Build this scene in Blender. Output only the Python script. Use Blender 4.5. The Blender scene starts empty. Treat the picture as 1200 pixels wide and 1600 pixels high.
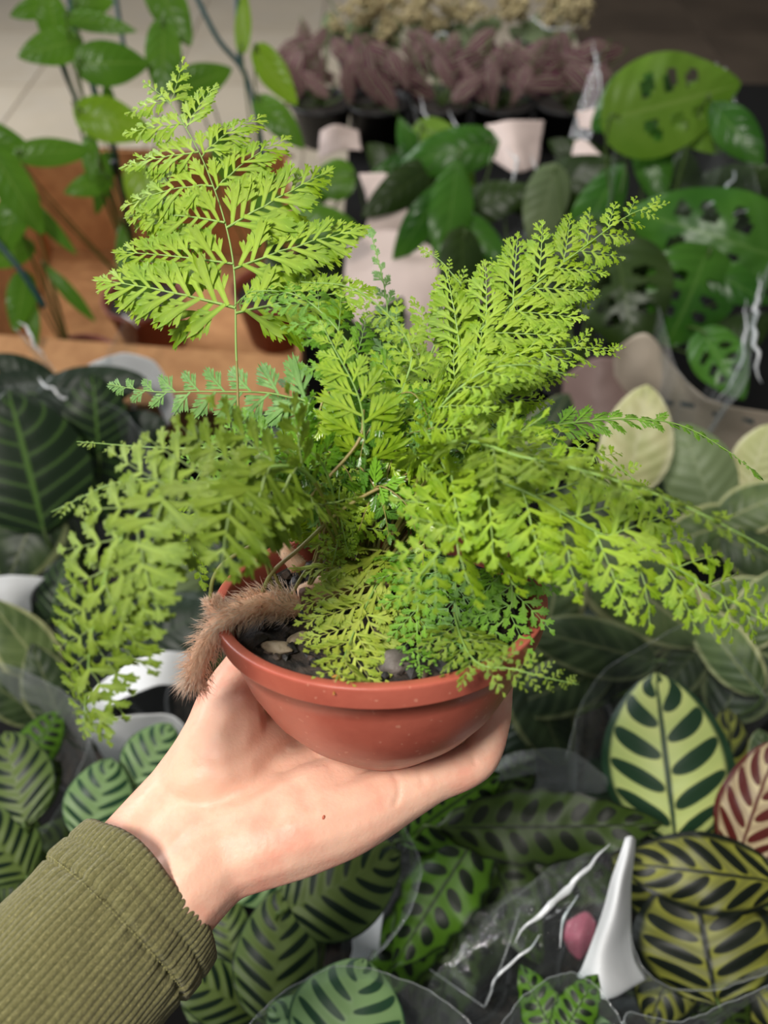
import bpy, bmesh, math, random
import numpy as np
from mathutils import Vector, Matrix, Quaternion, noise

# ---------------------------------------------------------------- camera
F = 1209.0                                   # focal length in pixels of the 1200x1600 frame
CAM = Vector((0, 0, 1.35)); PITCH = math.radians(50)
R_ = Vector((1, 0, 0)); FW = Vector((0, math.cos(PITCH), -math.sin(PITCH))); UP = Vector((0, math.sin(PITCH), math.cos(PITCH)))
scene = bpy.context.scene; COL = scene.collection
cd = bpy.data.cameras.new('camera'); cam = bpy.data.objects.new('camera', cd); COL.objects.link(cam)
cd.sensor_fit = 'VERTICAL'; cd.sensor_height = 36; cd.lens = 36*F/1600; cd.clip_start = .01
cam.location = CAM; cam.rotation_euler = (math.pi/2-PITCH, 0, 0)
cd.dof.use_dof = True; cd.dof.focus_distance = .315; cd.dof.aperture_fstop = 7.0; cd.dof.aperture_blades = 0
scene.camera = cam
# ---------------------------------------------------------------- world, added lights, exposure
w = bpy.data.worlds.new('world'); scene.world = w; w.use_nodes = True
w.node_tree.nodes['Background'].inputs[0].default_value = (.93, .96, 1.0, 1)
w.node_tree.nodes['Background'].inputs[1].default_value = .17
def area(name, loc, target, size, power, col, sy=None):
    l = bpy.data.lights.new(name, 'AREA'); l.energy = power; l.color = col; l.shape = 'RECTANGLE'; l.size = size; l.size_y = sy or size
    o = bpy.data.objects.new(name, l); COL.objects.link(o); o.location = loc
    o.rotation_euler = (Vector(target)-Vector(loc)).to_track_quat('-Z', 'Y').to_euler(); return o
area('added_overhead_light', (-.42, -.22, 2.2), (0, .2, 1.1), .30, 23, (1, .955, .88), .30)  # added light close above the fern, so brightness drops off behind it
area('added_left_light', (-2.8, 2.6, 2.2), (0, 1.2, .6), 1.6, 90, (.97, .98, 1), 1.6)  # added unseen light from the left, fading towards the right
for q in range(3): area('added_strip_light', (-.9+q*1.1, 2.2+.3*q, 2.7), (-.9+q*1.1, 2.2+.3*q, 0), 1.2, 11, (1, .97, .92), .10)  # added unseen strip lights that give the clear film something to reflect
vs = scene.view_settings; vs.view_transform = 'Standard'; vs.look = 'None'; vs.gamma = 1; vs.exposure = .0; vs.use_curve_mapping = False

# ---------------------------------------------------------------- helpers
def P(px, py, d): return CAM + d*(FW + R_*((px-600)/F) + UP*((800-py)/F))
def PZ(px, py, z):
    r = FW + R_*((px-600)/F) + UP*((800-py)/F); return CAM + r*((z-CAM.z)/r.z)
def depth(p): return (p-CAM).dot(FW)
def props(o, label=None, cat=None, group=None, kind=None):
    if label: o['label'] = label
    if cat: o['category'] = cat
    if group: o['group'] = group
    if kind: o['kind'] = kind
    return o
def empty(name, loc, label, cat, group=None):
    o = bpy.data.objects.new(name, None); COL.objects.link(o); o.location = loc; o.empty_display_size = .02
    return props(o, label, cat, group)
_inv = {}
def link(name, me, parent=None, smooth=True):
    """mesh given in WORLD coordinates; its origin stays at the parent's origin"""
    o = bpy.data.objects.new(name, me); COL.objects.link(o)
    if parent is not None:
        o.parent = parent
        o.matrix_parent_inverse = world_of(parent).inverted()
    return o
def world_of(o):
    m = o.matrix_basis.copy()
    while o.parent is not None:
        m = o.parent.matrix_basis @ o.matrix_parent_inverse @ m if o.parent.parent is None else world_of(o.parent) @ o.matrix_parent_inverse @ m
        break
    return m
def mesh(name, V, Fc, mats, smooth=True, midx=None, uv=None):
    me = bpy.data.meshes.new(name); me.from_pydata([tuple(v) for v in V], [], Fc)
    for m in (mats if isinstance(mats, (list, tuple)) else [mats]): me.materials.append(m)
    if smooth: me.polygons.foreach_set('use_smooth', [True]*len(me.polygons))
    if midx is not None: me.polygons.foreach_set('material_index', midx)
    if uv is not None:
        l = me.uv_layers.new(name='UVMap'); vi = np.empty(len(me.loops), np.int32); me.loops.foreach_get('vertex_index', vi)
        l.data.foreach_set('uv', np.asarray(uv, np.float32)[vi].ravel())
    me.update(); return me
def localise(o, origin):
    """move the object's origin to a world point, shape unchanged (unparented meshes only)"""
    o.data.transform(Matrix.Translation(-Vector(origin))); o.location = origin; return o
def catmull(pts, n):
    pts = [Vector(p) for p in pts]
    if len(pts) == 2: return [pts[0].lerp(pts[1], i/(n-1)) for i in range(n)]
    Q = [2*pts[0]-pts[1]]+pts+[2*pts[-1]-pts[-2]]; out = []
    m = len(pts)-1
    for i in range(n):
        t = i/(n-1)*m; k = min(int(t), m-1); t -= k; a, b, c, d = Q[k:k+4]
        out.append(.5*((2*b)+(c-a)*t+(2*a-5*b+4*c-d)*t*t+(3*b-a-3*c+d)*t*t*t))
    return out
def tube(path, rad, seg=8, cap=True):
    """verts, faces of a tube with parallel transported frame; rad: number or list"""
    n = len(path); V = []; Fc = []
    rad = [rad]*n if isinstance(rad, (int, float)) else rad
    t0 = (path[1]-path[0]).normalized(); nrm = t0.orthogonal().normalized()
    for i, p in enumerate(path):
        t = (path[min(i+1, n-1)]-path[max(i-1, 0)]).normalized()
        nrm = (nrm-t*nrm.dot(t)).normalized(); b = t.cross(nrm)
        for k in range(seg):
            a = 2*math.pi*k/seg; V.append(p+(nrm*math.cos(a)+b*math.sin(a))*rad[i])
        if i:
            for k in range(seg):
                k2 = (k+1) % seg; Fc.append(((i-1)*seg+k, (i-1)*seg+k2, i*seg+k2, i*seg+k))
    if cap: Fc.append(tuple(range(seg-1, -1, -1))); Fc.append(tuple(range((n-1)*seg, n*seg)))
    return V, Fc
class MB:
    def __init__(s): s.V = []; s.F = []; s.M = []; s.UV = []
    def add(s, V, Fc, mi=0, uv=None):
        o = len(s.V); s.V += [Vector(v) for v in V]; s.F += [tuple(i+o for i in f) for f in Fc]; s.M += [mi]*len(Fc)
        s.UV += list(uv) if uv is not None else [(0, 0)]*len(V)
    def mesh(s, name, mats, smooth=True): return mesh(name, s.V, s.F, mats, smooth, s.M, s.UV)

# ---------------------------------------------------------------- node expressions
class E:
    """a tiny expression language over shader math nodes"""
    def __init__(s, nt, v): s.nt = nt; s.v = v
    def op(s, o, *a):
        n = s.nt.nodes.new('ShaderNodeMath'); n.operation = o
        for i, x in enumerate((s,)+a):
            x = x.v if isinstance(x, E) else x
            if isinstance(x, (int, float)): n.inputs[i].default_value = x
            else: s.nt.links.new(x, n.inputs[i])
        return E(s.nt, n.outputs[0])
    def __add__(s, o): return s.op('ADD', o)
    __radd__ = __add__
    def __sub__(s, o): return s.op('SUBTRACT', o)
    def __rsub__(s, o): return E(s.nt, float(o)).op('SUBTRACT', s)
    def __mul__(s, o): return s.op('MULTIPLY', o)
    __rmul__ = __mul__
    def __truediv__(s, o): return s.op('DIVIDE', o)
    def pow(s, o): return s.op('POWER', o)
    def sin(s): return s.op('SINE')
    def abs(s): return s.op('ABSOLUTE')
    def fract(s): return s.op('FRACT')
    def min(s, o): return s.op('MINIMUM', o)
    def max(s, o): return s.op('MAXIMUM', o)
    def step(s, lo, hi):
        n = s.nt.nodes.new('ShaderNodeMapRange'); n.interpolation_type = 'SMOOTHSTEP'
        s.nt.links.new(s.v, n.inputs[0]); n.inputs[1].default_value = lo; n.inputs[2].default_value = hi
        return E(s.nt, n.outputs[0])
class Mat:
    def __init__(s, name):
        s.m = bpy.data.materials.new(name); s.m.use_nodes = True; s.nt = s.m.node_tree; s.N = s.nt.nodes
        s.b = s.N['Principled BSDF']; s.out = s.N['Material Output']
    def set(s, **k):
        for a, v in k.items():
            i = s.b.inputs[a.replace('_', ' ')]
            if hasattr(v, 'v'): v = v.v
            if isinstance(v, bpy.types.NodeSocket): s.nt.links.new(v, i)
            elif isinstance(v, tuple) and len(v) == 3: i.default_value = v+(1,)
            else: i.default_value = v
        return s
    def uv(s):
        t = s.N.new('ShaderNodeTexCoord'); x = s.N.new('ShaderNodeSeparateXYZ'); s.nt.links.new(t.outputs['UV'], x.inputs[0])
        return E(s.nt, x.outputs[0]), E(s.nt, x.outputs[1])
    def coord(s, kind='Object'):
        return s.N.new('ShaderNodeTexCoord').outputs[kind]
    def noise(s, scale, detail=2, rough=.5, co='Object', dist=0):
        n = s.N.new('ShaderNodeTexNoise'); n.inputs['Scale'].default_value = scale; n.inputs['Detail'].default_value = detail
        n.inputs['Roughness'].default_value = rough; n.inputs['Distortion'].default_value = dist
        s.nt.links.new(s.coord(co), n.inputs['Vector']); return E(s.nt, n.outputs['Fac'])
    def mix(s, f, a, b):
        n = s.N.new('ShaderNodeMix'); n.data_type = 'RGBA'
        for v, i in ((f, n.inputs[0]), (a, n.inputs[6]), (b, n.inputs[7])):
            if hasattr(v, 'v'): v = v.v
            if isinstance(v, bpy.types.NodeSocket): s.nt.links.new(v, i)
            elif isinstance(v, tuple): i.default_value = v+(1,) if len(v) == 3 else v
            else: i.default_value = v
        return n.outputs[2]
    def bump(s, h, dist=.001, strength=1):
        n = s.N.new('ShaderNodeBump'); n.inputs['Distance'].default_value = dist; n.inputs['Strength'].default_value = strength
        s.nt.links.new(h.v, n.inputs['Height']); s.nt.links.new(n.outputs[0], s.b.inputs['Normal']); return s
    def translucent(s, col, fac):
        t = s.N.new('ShaderNodeBsdfTranslucent'); m = s.N.new('ShaderNodeMixShader'); m.inputs[0].default_value = fac
        if isinstance(col, bpy.types.NodeSocket): s.nt.links.new(col, t.inputs[0])
        else: t.inputs[0].default_value = col+(1,)
        s.nt.links.new(s.b.outputs[0], m.inputs[1]); s.nt.links.new(t.outputs[0], m.inputs[2]); s.nt.links.new(m.outputs[0], s.out.inputs[0]); return s
def srgb(r, g, b):
    f = lambda c: (c/255/12.92) if c <= 10 else ((c/255+.055)/1.055)**2.4
    return (f(r), f(g), f(b))
# ================================================================= SETTING
def plain(name, col, rough=.6, **k): return Mat(name).set(Base_Color=col, Roughness=rough, **k).m
def boxmesh(name, x0, x1, y0, y1, z0, z1, mat, bev=0):
    bm = bmesh.new(); bmesh.ops.create_cube(bm, size=1)
    for v in bm.verts: v.co = Vector(((x1-x0)*v.co.x, (y1-y0)*v.co.y, (z1-z0)*v.co.z))
    if bev: bmesh.ops.bevel(bm, geom=bm.edges[:], offset=bev, segments=2, affect='EDGES')
    me = bpy.data.meshes.new(name); bm.to_mesh(me); bm.free(); me.materials.append(mat); return me
m_grout = plain('grout', srgb(150, 136, 124), .9)
fo = link('floor', boxmesh('floor', -4, 5, -2, 9, -.06, -.004, m_grout)); fo.location = (.5, 3.5, -.032); fo['kind'] = 'structure'
m_tile = Mat('floor_tile'); n = m_tile.noise(1.6, 4, .6); n2 = m_tile.noise(5, 3, .6)
n2v = m_tile.N.new('ShaderNodeMapping')
c = m_tile.mix(n.step(.3, .7), srgb(196, 184, 164), srgb(182, 170, 150)); c = m_tile.mix(n2.step(.4, .8)*.3, c, srgb(196, 190, 180)); m_tile.set(Base_Color=c, Roughness=.42)
tm = boxmesh('tile', 0, .594, 0, .594, 0, .012, m_tile.m, .002)
ga = math.radians(-24)
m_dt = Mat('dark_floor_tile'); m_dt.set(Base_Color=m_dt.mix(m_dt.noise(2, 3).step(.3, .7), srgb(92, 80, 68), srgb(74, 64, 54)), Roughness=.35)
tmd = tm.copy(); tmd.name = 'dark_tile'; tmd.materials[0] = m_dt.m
for i in range(-5, 9):
    for j in range(-2, 13):
        x, y = i*.6, j*.6+2; X = x*math.cos(ga)-(y-2)*math.sin(ga)*0; 
        X, Y = x*math.cos(ga*.0)+j*.0, y
        if -3.6 < X < 4.6 and 1.2 < Y < 8.6:
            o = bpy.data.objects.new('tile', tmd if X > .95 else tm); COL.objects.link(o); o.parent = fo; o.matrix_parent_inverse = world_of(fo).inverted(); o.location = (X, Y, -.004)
m_bench = plain('bench_black', srgb(14, 14, 14), .85, Specular_IOR_Level=.2)
def bench(x0, x1, y0, y1, h, label):
    t = empty('display_bench', ((x0+x1)/2, (y0+y1)/2, 0), label, 'bench')
    o = link('bench_top', boxmesh('bench_top', x0, x1, y0, y1, h-.03, h, m_bench, .003), t); o.matrix_parent_inverse = Matrix(); o.location = (0, 0, h-.015)
    for sx in (-1, 1):
        for sy in (-1, 1):
            o = link('leg', boxmesh('leg', 0, .04, 0, .04, 0, h-.03, m_bench), t); o.matrix_parent_inverse = Matrix(); o.location = (sx*((x1-x0)/2-.04), sy*((y1-y0)/2-.04), (h-.03)/2)
bench(-1.1, 1.3, -.5, 1.02, .35, 'low black display bench under the striped-leaf plants')
bench(-.10, 1.5, 1.03, 2.6, .35, 'low black display bench under the split-leaf and purple-leaf plants at the back')
bench(-.95, -.12, 1.03, 1.88, .25, 'low black display bench that the open carton stands on')
m_wall = plain('wall_paint', srgb(120, 110, 98), .8)
for nm, x0, x1, y0, y1 in (('wall_back', -4, 3.5, 8.6, 8.72), ('wall_right', 3.5, 3.62, -1.5, 8.72)):
    o = link(nm, boxmesh(nm, x0, x1, y0, y1, 0, 3, m_wall)); o.location = ((x0+x1)/2, (y0+y1)/2, 1.5); o['kind'] = 'structure'
# ================================================================= THE HELD FERN: frame of the pot
V0 = (P(602, 932, 1)-CAM).normalized()
SU = (UP-V0*UP.dot(V0)).normalized()
EL = math.radians(29)
AX = (SU*math.cos(EL)-V0*math.sin(EL)).normalized()
AX = (Quaternion(V0, math.radians(-1.5)) @ AX).normalized()
XR = (R_-AX*R_.dot(AX)).normalized(); YB = AX.cross(XR).normalized()
PC = P(594, 923, .310)
MM = .001
def K(x, y, z): return PC+(XR*x+YB*y+AX*z)*MM
def unK(p): q = (p-PC)/MM; return q.dot(XR), q.dot(YB), q.dot(AX)
PROF = [(-66, 0), (-66, 27), (-65, 29.5), (-60, 34.5), (-54, 40), (-52, 42.6), (-42, 50), (-30, 56), (-18, 60), (-9.0, 62.4), (-8.95, 64.6), (-8.8, 64.9), (-8.3, 65.0), (-1.2, 65.9), (-.3, 65.9), (0, 65.6), (0, 64.8)]
INNER = [(0, 62.2), (-.3, 61.9), (-1, 61.6), (-10, 59.4), (-20, 57), (-32, 52), (-45, 45), (-60, 30), (-63, 0)]
def pot_r(z):
    for (z0, r0), (z1, r1) in zip(PROF[1:], PROF[2:]):
        if z0 <= z <= z1: return r0+(r1-r0)*(z-z0)/(z1-z0)
    return 0
fern = empty('potted_fern', K(0, 0, -66), 'potted lacy green fern in a red-brown bowl pot, held up on the open hand', 'fern')
m_pot = Mat('terracotta_plastic'); nz = m_pot.noise(45, 4, .6); n2 = m_pot.noise(9, 3)
c = m_pot.mix(nz.step(.35, .7), srgb(182, 94, 76), srgb(168, 82, 66)); c = m_pot.mix(n2.step(.45, .75)*.35, c, srgb(196, 118, 96))
sp = m_pot.noise(420, 1, .3); c = m_pot.mix(sp.step(.72, .76)*.5, c, srgb(214, 150, 126))
m_pot.set(Base_Color=c, Roughness=.36, Specular_IOR_Level=.5, Subsurface_Weight=.0).bump(m_pot.noise(160, 3), .0003, .5)
def lathe(prof, seg=128, wob=None):
    V = []; Fc = []
    for z, r in prof:
        for k in range(seg):
            a = 2*math.pi*k/seg; V.append(K(r*math.cos(a), r*math.sin(a), z))
    for i in range(len(prof)-1):
        for k in range(seg):
            k2 = (k+1) % seg; Fc.append((i*seg+k, i*seg+k2, (i+1)*seg+k2, (i+1)*seg+k))
    return V, Fc
V, Fc = lathe([(z, max(r, .01)) for z, r in PROF+INNER]); link('pot', mesh('pot', V, Fc, m_pot.m), fern)
# moulding lines of the rim and the seam low on the bowl
mb = MB()
for z, r, rr in ((-9.6, 63.0, .55),):
    path = [K(r*math.cos(a), r*math.sin(a), z) for a in np.linspace(0, 2*math.pi, 129)]; mb.add(*tube(path, rr*MM, 6))
link('rim_ridge', mb.mesh('rim_ridge', m_pot.m), fern)
# potting mix
m_soil = Mat('potting_mix'); c = m_soil.mix(m_soil.noise(160, 4).step(.35, .7), srgb(22, 19, 18), srgb(62, 52, 44))
m_soil.set(Base_Color=c, Roughness=.85).bump(m_soil.noise(260, 4), .002)
rnd = random.Random(5); SZ = -9.5
V = [K(0, 0, SZ+2)]; Fc = []; ns, nr = 64, 22
for i in range(1, nr+1):
    for k in range(ns):
        a = 2*math.pi*k/ns; r = 58*i/nr; x, y = r*math.cos(a), r*math.sin(a)
        h = noise.noise(Vector((x, y, 0))*.12)*3+noise.noise(Vector((x, y, 3))*.4)*1.6
        V.append(K(x, y, SZ+(h+1.5)*(1 if i < nr else 0)))
for k in range(ns): Fc.append((0, 1+k, 1+(k+1) % ns))
for i in range(nr-1):
    for k in range(ns):
        k2 = (k+1) % ns; Fc.append((1+i*ns+k, 1+(i+1)*ns+k, 1+(i+1)*ns+k2, 1+i*ns+k2))
soil = link('potting_mix', mesh('potting_mix', V, Fc, m_soil.m), fern)
def rock(seed, sx, sy, sz, rough=.25, sub=2):
    bm = bmesh.new(); bmesh.ops.create_icosphere(bm, subdivisions=sub, radius=1)
    for v in bm.verts:
        d = 1+rough*noise.noise(v.co*1.3+Vector((seed*7.1, seed*3.3, 0))); v.co = Vector((v.co.x*sx*d, v.co.y*sy*d, v.co.z*sz*d))
    V = [v.co.copy() for v in bm.verts]; Fc = [tuple(x.index for x in f.verts) for f in bm.faces]; bm.free(); return V, Fc
def soilmat(name, a, b, rough):
    m = Mat(name); c = m.mix(m.noise(90, 3).step(.3, .7), a, b); return m.set(Base_Color=c, Roughness=rough).bump(m.noise(300, 3), .0008).m
m_bark = soilmat('bark_brown', srgb(40, 30, 25), srgb(92, 74, 60), .7); m_coal = soilmat('charcoal', srgb(20, 19, 20), srgb(46, 43, 42), .6)
m_stone = soilmat('grey_stone', srgb(74, 68, 64), srgb(112, 104, 98), .6); m_pale = soilmat('pale_bark', srgb(120, 104, 84), srgb(160, 146, 124), .6)
def place(name, V, Fc, mat, x, y, z, parent, smooth=True):
    q = Quaternion((rnd.uniform(-1, 1), rnd.uniform(-1, 1), rnd.uniform(-1, 1)), rnd.uniform(-.6, .6)) @ Quaternion((0, 0, 1), rnd.uniform(0, 6.28))
    V = [q @ v for v in V]; V = [K(x+v.x, y+v.y, z+v.z) for v in V]
    return link(name, mesh(name, V, Fc, mat, smooth), parent)
for i in range(260):
    a = rnd.uniform(0, 6.28); r = 53*math.sqrt(rnd.random()); x, y = r*math.cos(a), r*math.sin(a)
    s = rnd.uniform(1.2, 3.2); flat = rnd.random() < .5
    V, Fc = rock(i, s*(1.7 if flat else 1.1), s, s*(.45 if flat else .8), .6, 1 if s < 3 else 2)
    place('bark_chip', V, Fc, rnd.choice([m_bark, m_coal, m_coal, m_coal, m_bark, m_pale if flat and rnd.random() < .3 else m_coal]), x, y, SZ+2.5+rnd.uniform(0, 1.5), soil, smooth=False)
def onK(px, py, z):    # pixel -> point of the plane z of the pot
    o = CAM; d = P(px, py, 1)-CAM; n = AX; q = PC+AX*z*MM; t = (q-o).dot(n)/d.dot(n); return unK(o+d*t)
for px, py, sx, sy, sz, m in ((617, 1035, 7.2, 6.2, 3.6, m_stone), (805, 925, 5.5, 6.5, 4, m_stone), (433, 1012, 6.5, 3.2, 2.2, m_pale), (467, 996, 4.6, 3.2, 1.8, m_pale), (398, 1035, 5, 3, 2, m_bark), (668, 1010, 5, 4, 3, m_coal), (770, 1000, 5, 4, 3, m_coal), (700, 1040, 5, 4, 2.5, m_coal), (555, 1035, 5, 4, 2.5, m_coal), (790, 885, 4, 3, 2, m_stone)):
    x, y, z = onK(px, py, SZ+3.5); V, Fc = rock(px, sx, sy, sz, .35, 3); o = place('stone', V, Fc, m, x, y, SZ+3.5, fern)
    if px == 617: o['label'] = 'round grey stone lying on the potting mix'

# ================================================================= RHIZOME
m_rh = Mat('rhizome_skin'); c = m_rh.mix(m_rh.noise(120, 3).step(.3, .7), srgb(224, 172, 140), srgb(244, 206, 176)); m_rh.set(Base_Color=c, Roughness=.9)
m_hair = Mat('rhizome_hair'); c = m_hair.mix(m_hair.noise(60, 3).step(.35, .65), srgb(255, 226, 202), srgb(255, 250, 242)); m_hair.set(Base_Color=c, Roughness=.6); m_hair.translucent(srgb(255, 232, 210), .5)
def rhizome(pts, rads, nh, hl, label=None, hair=True):
    path = catmull(pts, 40); rr = [rads[0]+(0)]*0
    n = len(rads)-1; rr = []
    for i in range(40):
        t = i/39*n; k = min(int(t), n-1); rr.append((rads[k]+(rads[k+1]-rads[k])*(t-k))*MM)
    rr[0] *= .5; rr[-1] *= .35; rr[-2] *= .75
    V, Fc = tube(path, rr, 14); r = link('rhizome', mesh('rhizome', V, Fc, m_rh.m), fern)
    if label: r['label'] = label
    mb = MB()
    for _ in range(nh):
        t = rnd.random()*39; k = min(int(t), 38); p = path[k].lerp(path[k+1], t-k); tg = (path[k+1]-path[k]).normalized(); rad = rr[k]
        a = rnd.uniform(0, 6.28); u = tg.orthogonal().normalized(); d = (u*math.cos(a)+tg.cross(u)*math.sin(a)); L = hl*rnd.uniform(.6, 1.3)*MM
        b = p+d*rad*.9; d1 = (d*.75+tg*rnd.uniform(.3, 1.0)+Vector([rnd.uniform(-.35, .35) for _ in range(3)])).normalized(); d2 = (d1+tg*.5+Vector([rnd.uniform(-.5, .5) for _ in range(3)])).normalized()
        s = d1.orthogonal().normalized()*.19*MM*.8; s2 = d1.cross(s).normalized()*.11*MM; mid = b+d1*L*.55; tip = mid+d2*L*.5
        mb.add([b+s, b-s*.5+s2, b-s*.5-s2, mid+s*.8, mid-s*.4+s2*.8, mid-s*.4-s2*.8, tip], [(0, 1, 4, 3), (1, 2, 5, 4), (2, 0, 3, 5), (3, 4, 6), (4, 5, 6), (5, 3, 6)])
    props(link('rhizome_hair', mb.mesh('rhizome_hair', m_hair.m), r), kind='stuff'); return r
rhizome([P(468, 950, .303), P(432, 943, .298), P(395, 948, .292), P(352, 968, .288), P(322, 1008, .288), P(304, 1055, .292), P(301, 1070, .293)], [4.2, 5.0, 4.0, 4.2, 4.0, 3.2, 2.2], 1500, 6.4, 'furry brown creeping rhizome hanging over the pot rim')
rhizome([P(350, 962, .290), P(336, 948, .289), P(329, 936, .289)], [3.2, 2.6, 1.6], 520, 3.0)
rhizome([P(425, 800, .330), P(440, 850, .323), P(470, 890, .320)], [2.6, 3.2, 4], 300, 1.2)
rhizome([P(470, 935, .305), P(520, 915, .312), P(580, 905, .318), P(640, 900, .322)], [5, 5.6, 5, 4.5], 1200, 1.6)
V, Fc = tube(catmull([P(484, 965, .303), P(478, 935, .300), P(476, 920, .299)], 8), [1.9*MM, 2.0*MM, 2.1*MM, 2.1*MM, 2.3*MM, 2.4*MM, 2.5*MM, 2.2*MM], 7)
link('old_stalk', mesh('old_stalk', V, Fc, soilmat('stub_brown', srgb(90, 66, 56), srgb(134, 104, 90), .8)), fern)
# ================================================================= FRONDS
def fern_mat(name, a, b, tr, rough=.28):
    m = Mat(name); u, v = m.uv(); vv = (v-.5).abs()*2.0; d = tuple(x*.62 for x in a); e = tuple(min(1, x*1.5+.03) for x in b)
    c = m.mix(m.noise(3.5, 3).step(.35, .65), a, b); c = m.mix(m.noise(2.2, 2, co='Generated').step(.45, .7)*.5, c, d); c = m.mix((vv.step(.45, .0)*u.step(1.0, .2))*.55, c, e)
    m.set(Base_Color=c, Roughness=rough, Specular_IOR_Level=.65).bump(m.noise(900, 2), .0002, .5); m.translucent(tr, .24); return m.m
FM = {'deep': (fern_mat('fern_deep', srgb(58, 102, 30), srgb(84, 130, 38), srgb(90, 140, 30)), fern_mat('vein_deep', srgb(104, 144, 78), srgb(120, 160, 90), srgb(90, 140, 50))),
'bright': (fern_mat('fern_bright', srgb(122, 162, 24), srgb(154, 184, 42), srgb(168, 198, 28)), fern_mat('vein_bright', srgb(172, 208, 110), srgb(186, 220, 130), srgb(160, 200, 80))),
      'mid': (fern_mat('fern_mid', srgb(94, 146, 34), srgb(122, 172, 46), srgb(130, 185, 30)), fern_mat('vein_mid', srgb(150, 188, 110), srgb(160, 200, 120), srgb(130, 180, 70))),
      'blue': (fern_mat('fern_bluish', srgb(100, 148, 72), srgb(128, 172, 92), srgb(116, 166, 60)), fern_mat('vein_bluish', srgb(140, 180, 128), srgb(150, 190, 140), srgb(130, 170, 100))),
      'olive': (fern_mat('fern_olive', srgb(108, 136, 34), srgb(132, 156, 48), srgb(128, 158, 26)), fern_mat('vein_olive', srgb(134, 158, 84), srgb(140, 166, 92), srgb(120, 150, 60))),
      'yellow': (fern_mat('fern_yellowing', srgb(150, 176, 62), srgb(176, 190, 70), srgb(170, 190, 50)), fern_mat('vein_yellow', srgb(176, 186, 96), srgb(190, 190, 100), srgb(170, 170, 60))),
      'gold': (fern_mat('fern_gold', srgb(196, 160, 50), srgb(186, 120, 40), srgb(190, 140, 40)), fern_mat('vein_gold', srgb(190, 140, 70), srgb(180, 120, 60), srgb(150, 100, 40)))}
m_stem = Mat('stem_green_brown'); c = m_stem.mix(m_stem.noise(60, 2).step(.35, .65), srgb(128, 132, 62), srgb(142, 124, 74)); m_stem.set(Base_Color=c, Roughness=.5)
m_rach = Mat('rachis_green'); m_rach.set(Base_Color=srgb(130, 164, 82), Roughness=.45)
LOBE = [(0, -.045), (.45, -.085), (.80, -.125), (1.0, -.085), (.86, 0.0), (1.03, .075), (.80, .125), (.45, .085), (0, .045)]
LF = [(0, 1, 7, 8), (1, 2, 4, 7), (2, 3, 4), (4, 5, 6), (4, 6, 7)]
WF = [1.0]
def pinnule(mb, o, ang, L, rg, nl=2, zt=0):
    """one narrow wedge shaped segment with finger-like lobes, in the XY plane"""
    def lobe(px, py, a, l, z, wd):
        wd *= WF[0]; ca, sa = math.cos(a), math.sin(a); V = []; U = [(x, .5+y*3.6) for x, y in LOBE]
        for x, y in LOBE:
            f = abs(y)*l*.55; x *= l; y *= l*wd; V.append((px+ca*x-sa*y, py+sa*x+ca*y, z+f+zt*math.hypot(px+ca*x-sa*y-o[0], py+sa*x+ca*y-o[1])))
        mb.add(V, LF, 0, U)
    ca, sa = math.cos(ang), math.sin(ang)
    lobe(o[0], o[1], ang+rg.uniform(-.05, .05), L, 0, .85)
    for j in range(nl):
        t = .26+.40*j/max(1, nl-1) if nl > 1 else .40
        for s in (-1, 1):
            tt = t+(.08 if s > 0 else 0); l = L*(.48-.26*tt)*rg.uniform(.88, 1.12)
            lobe(o[0]+ca*L*tt, o[1]+sa*L*tt, ang+s*(.62-.06*j)+rg.uniform(-.08, .08), l, .0012*(j+1)*(1 if s > 0 else -1), 1.3)
def pinna_geo(seed, n, bend, wr=.30):
    rg = random.Random(seed); mb = MB(); WF[0] = max(1, 8.5/n)**.8
    for i in range(n):
        s = i/(n-1); x = .05+.82*s**1.02
        L = wr*(1-s)**.7*(1.0 if i else .8)+.085
        for sd in (-1, 1):
            xx = x+(.022 if sd > 0 else 0)
            a = sd*(.86-.36*s)+rg.uniform(-.06, .06)
            pinnule(mb, (xx, 0), a, L*rg.uniform(.88, 1.1)*(1.08 if sd > 0 else .95), rg, 3 if L > .22 else 2 if L > .13 else 1, rg.uniform(-.28, .32))
    pinnule(mb, (.86, 0), 0, .15, rg, 1)
    # axis
    st = [(x, .0, .003) for x in np.linspace(0, .93, 9)]
    k = len(mb.V)
    V = []; Fc = []
    for i, (x, y, z) in enumerate(st):
        wd = .011*(1-.75*i/8); V += [(x, -wd, 0), (x, 0, wd*1.4), (x, wd, 0), (x, 0, -wd*1.2)]
        if i:
            for q in range(4): q2 = (q+1) % 4; Fc.append(((i-1)*4+q, (i-1)*4+q2, i*4+q2, i*4+q))
    mb.add(V, Fc, 1)
    b0, b1, b2 = bend
    for v in mb.V:
        x, y = v.x, v.y
        v.z += -b0*x*x-b1*y*y+.012*math.sin(x*23+seed)
        v.y += b2*x*x
    return mb
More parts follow.
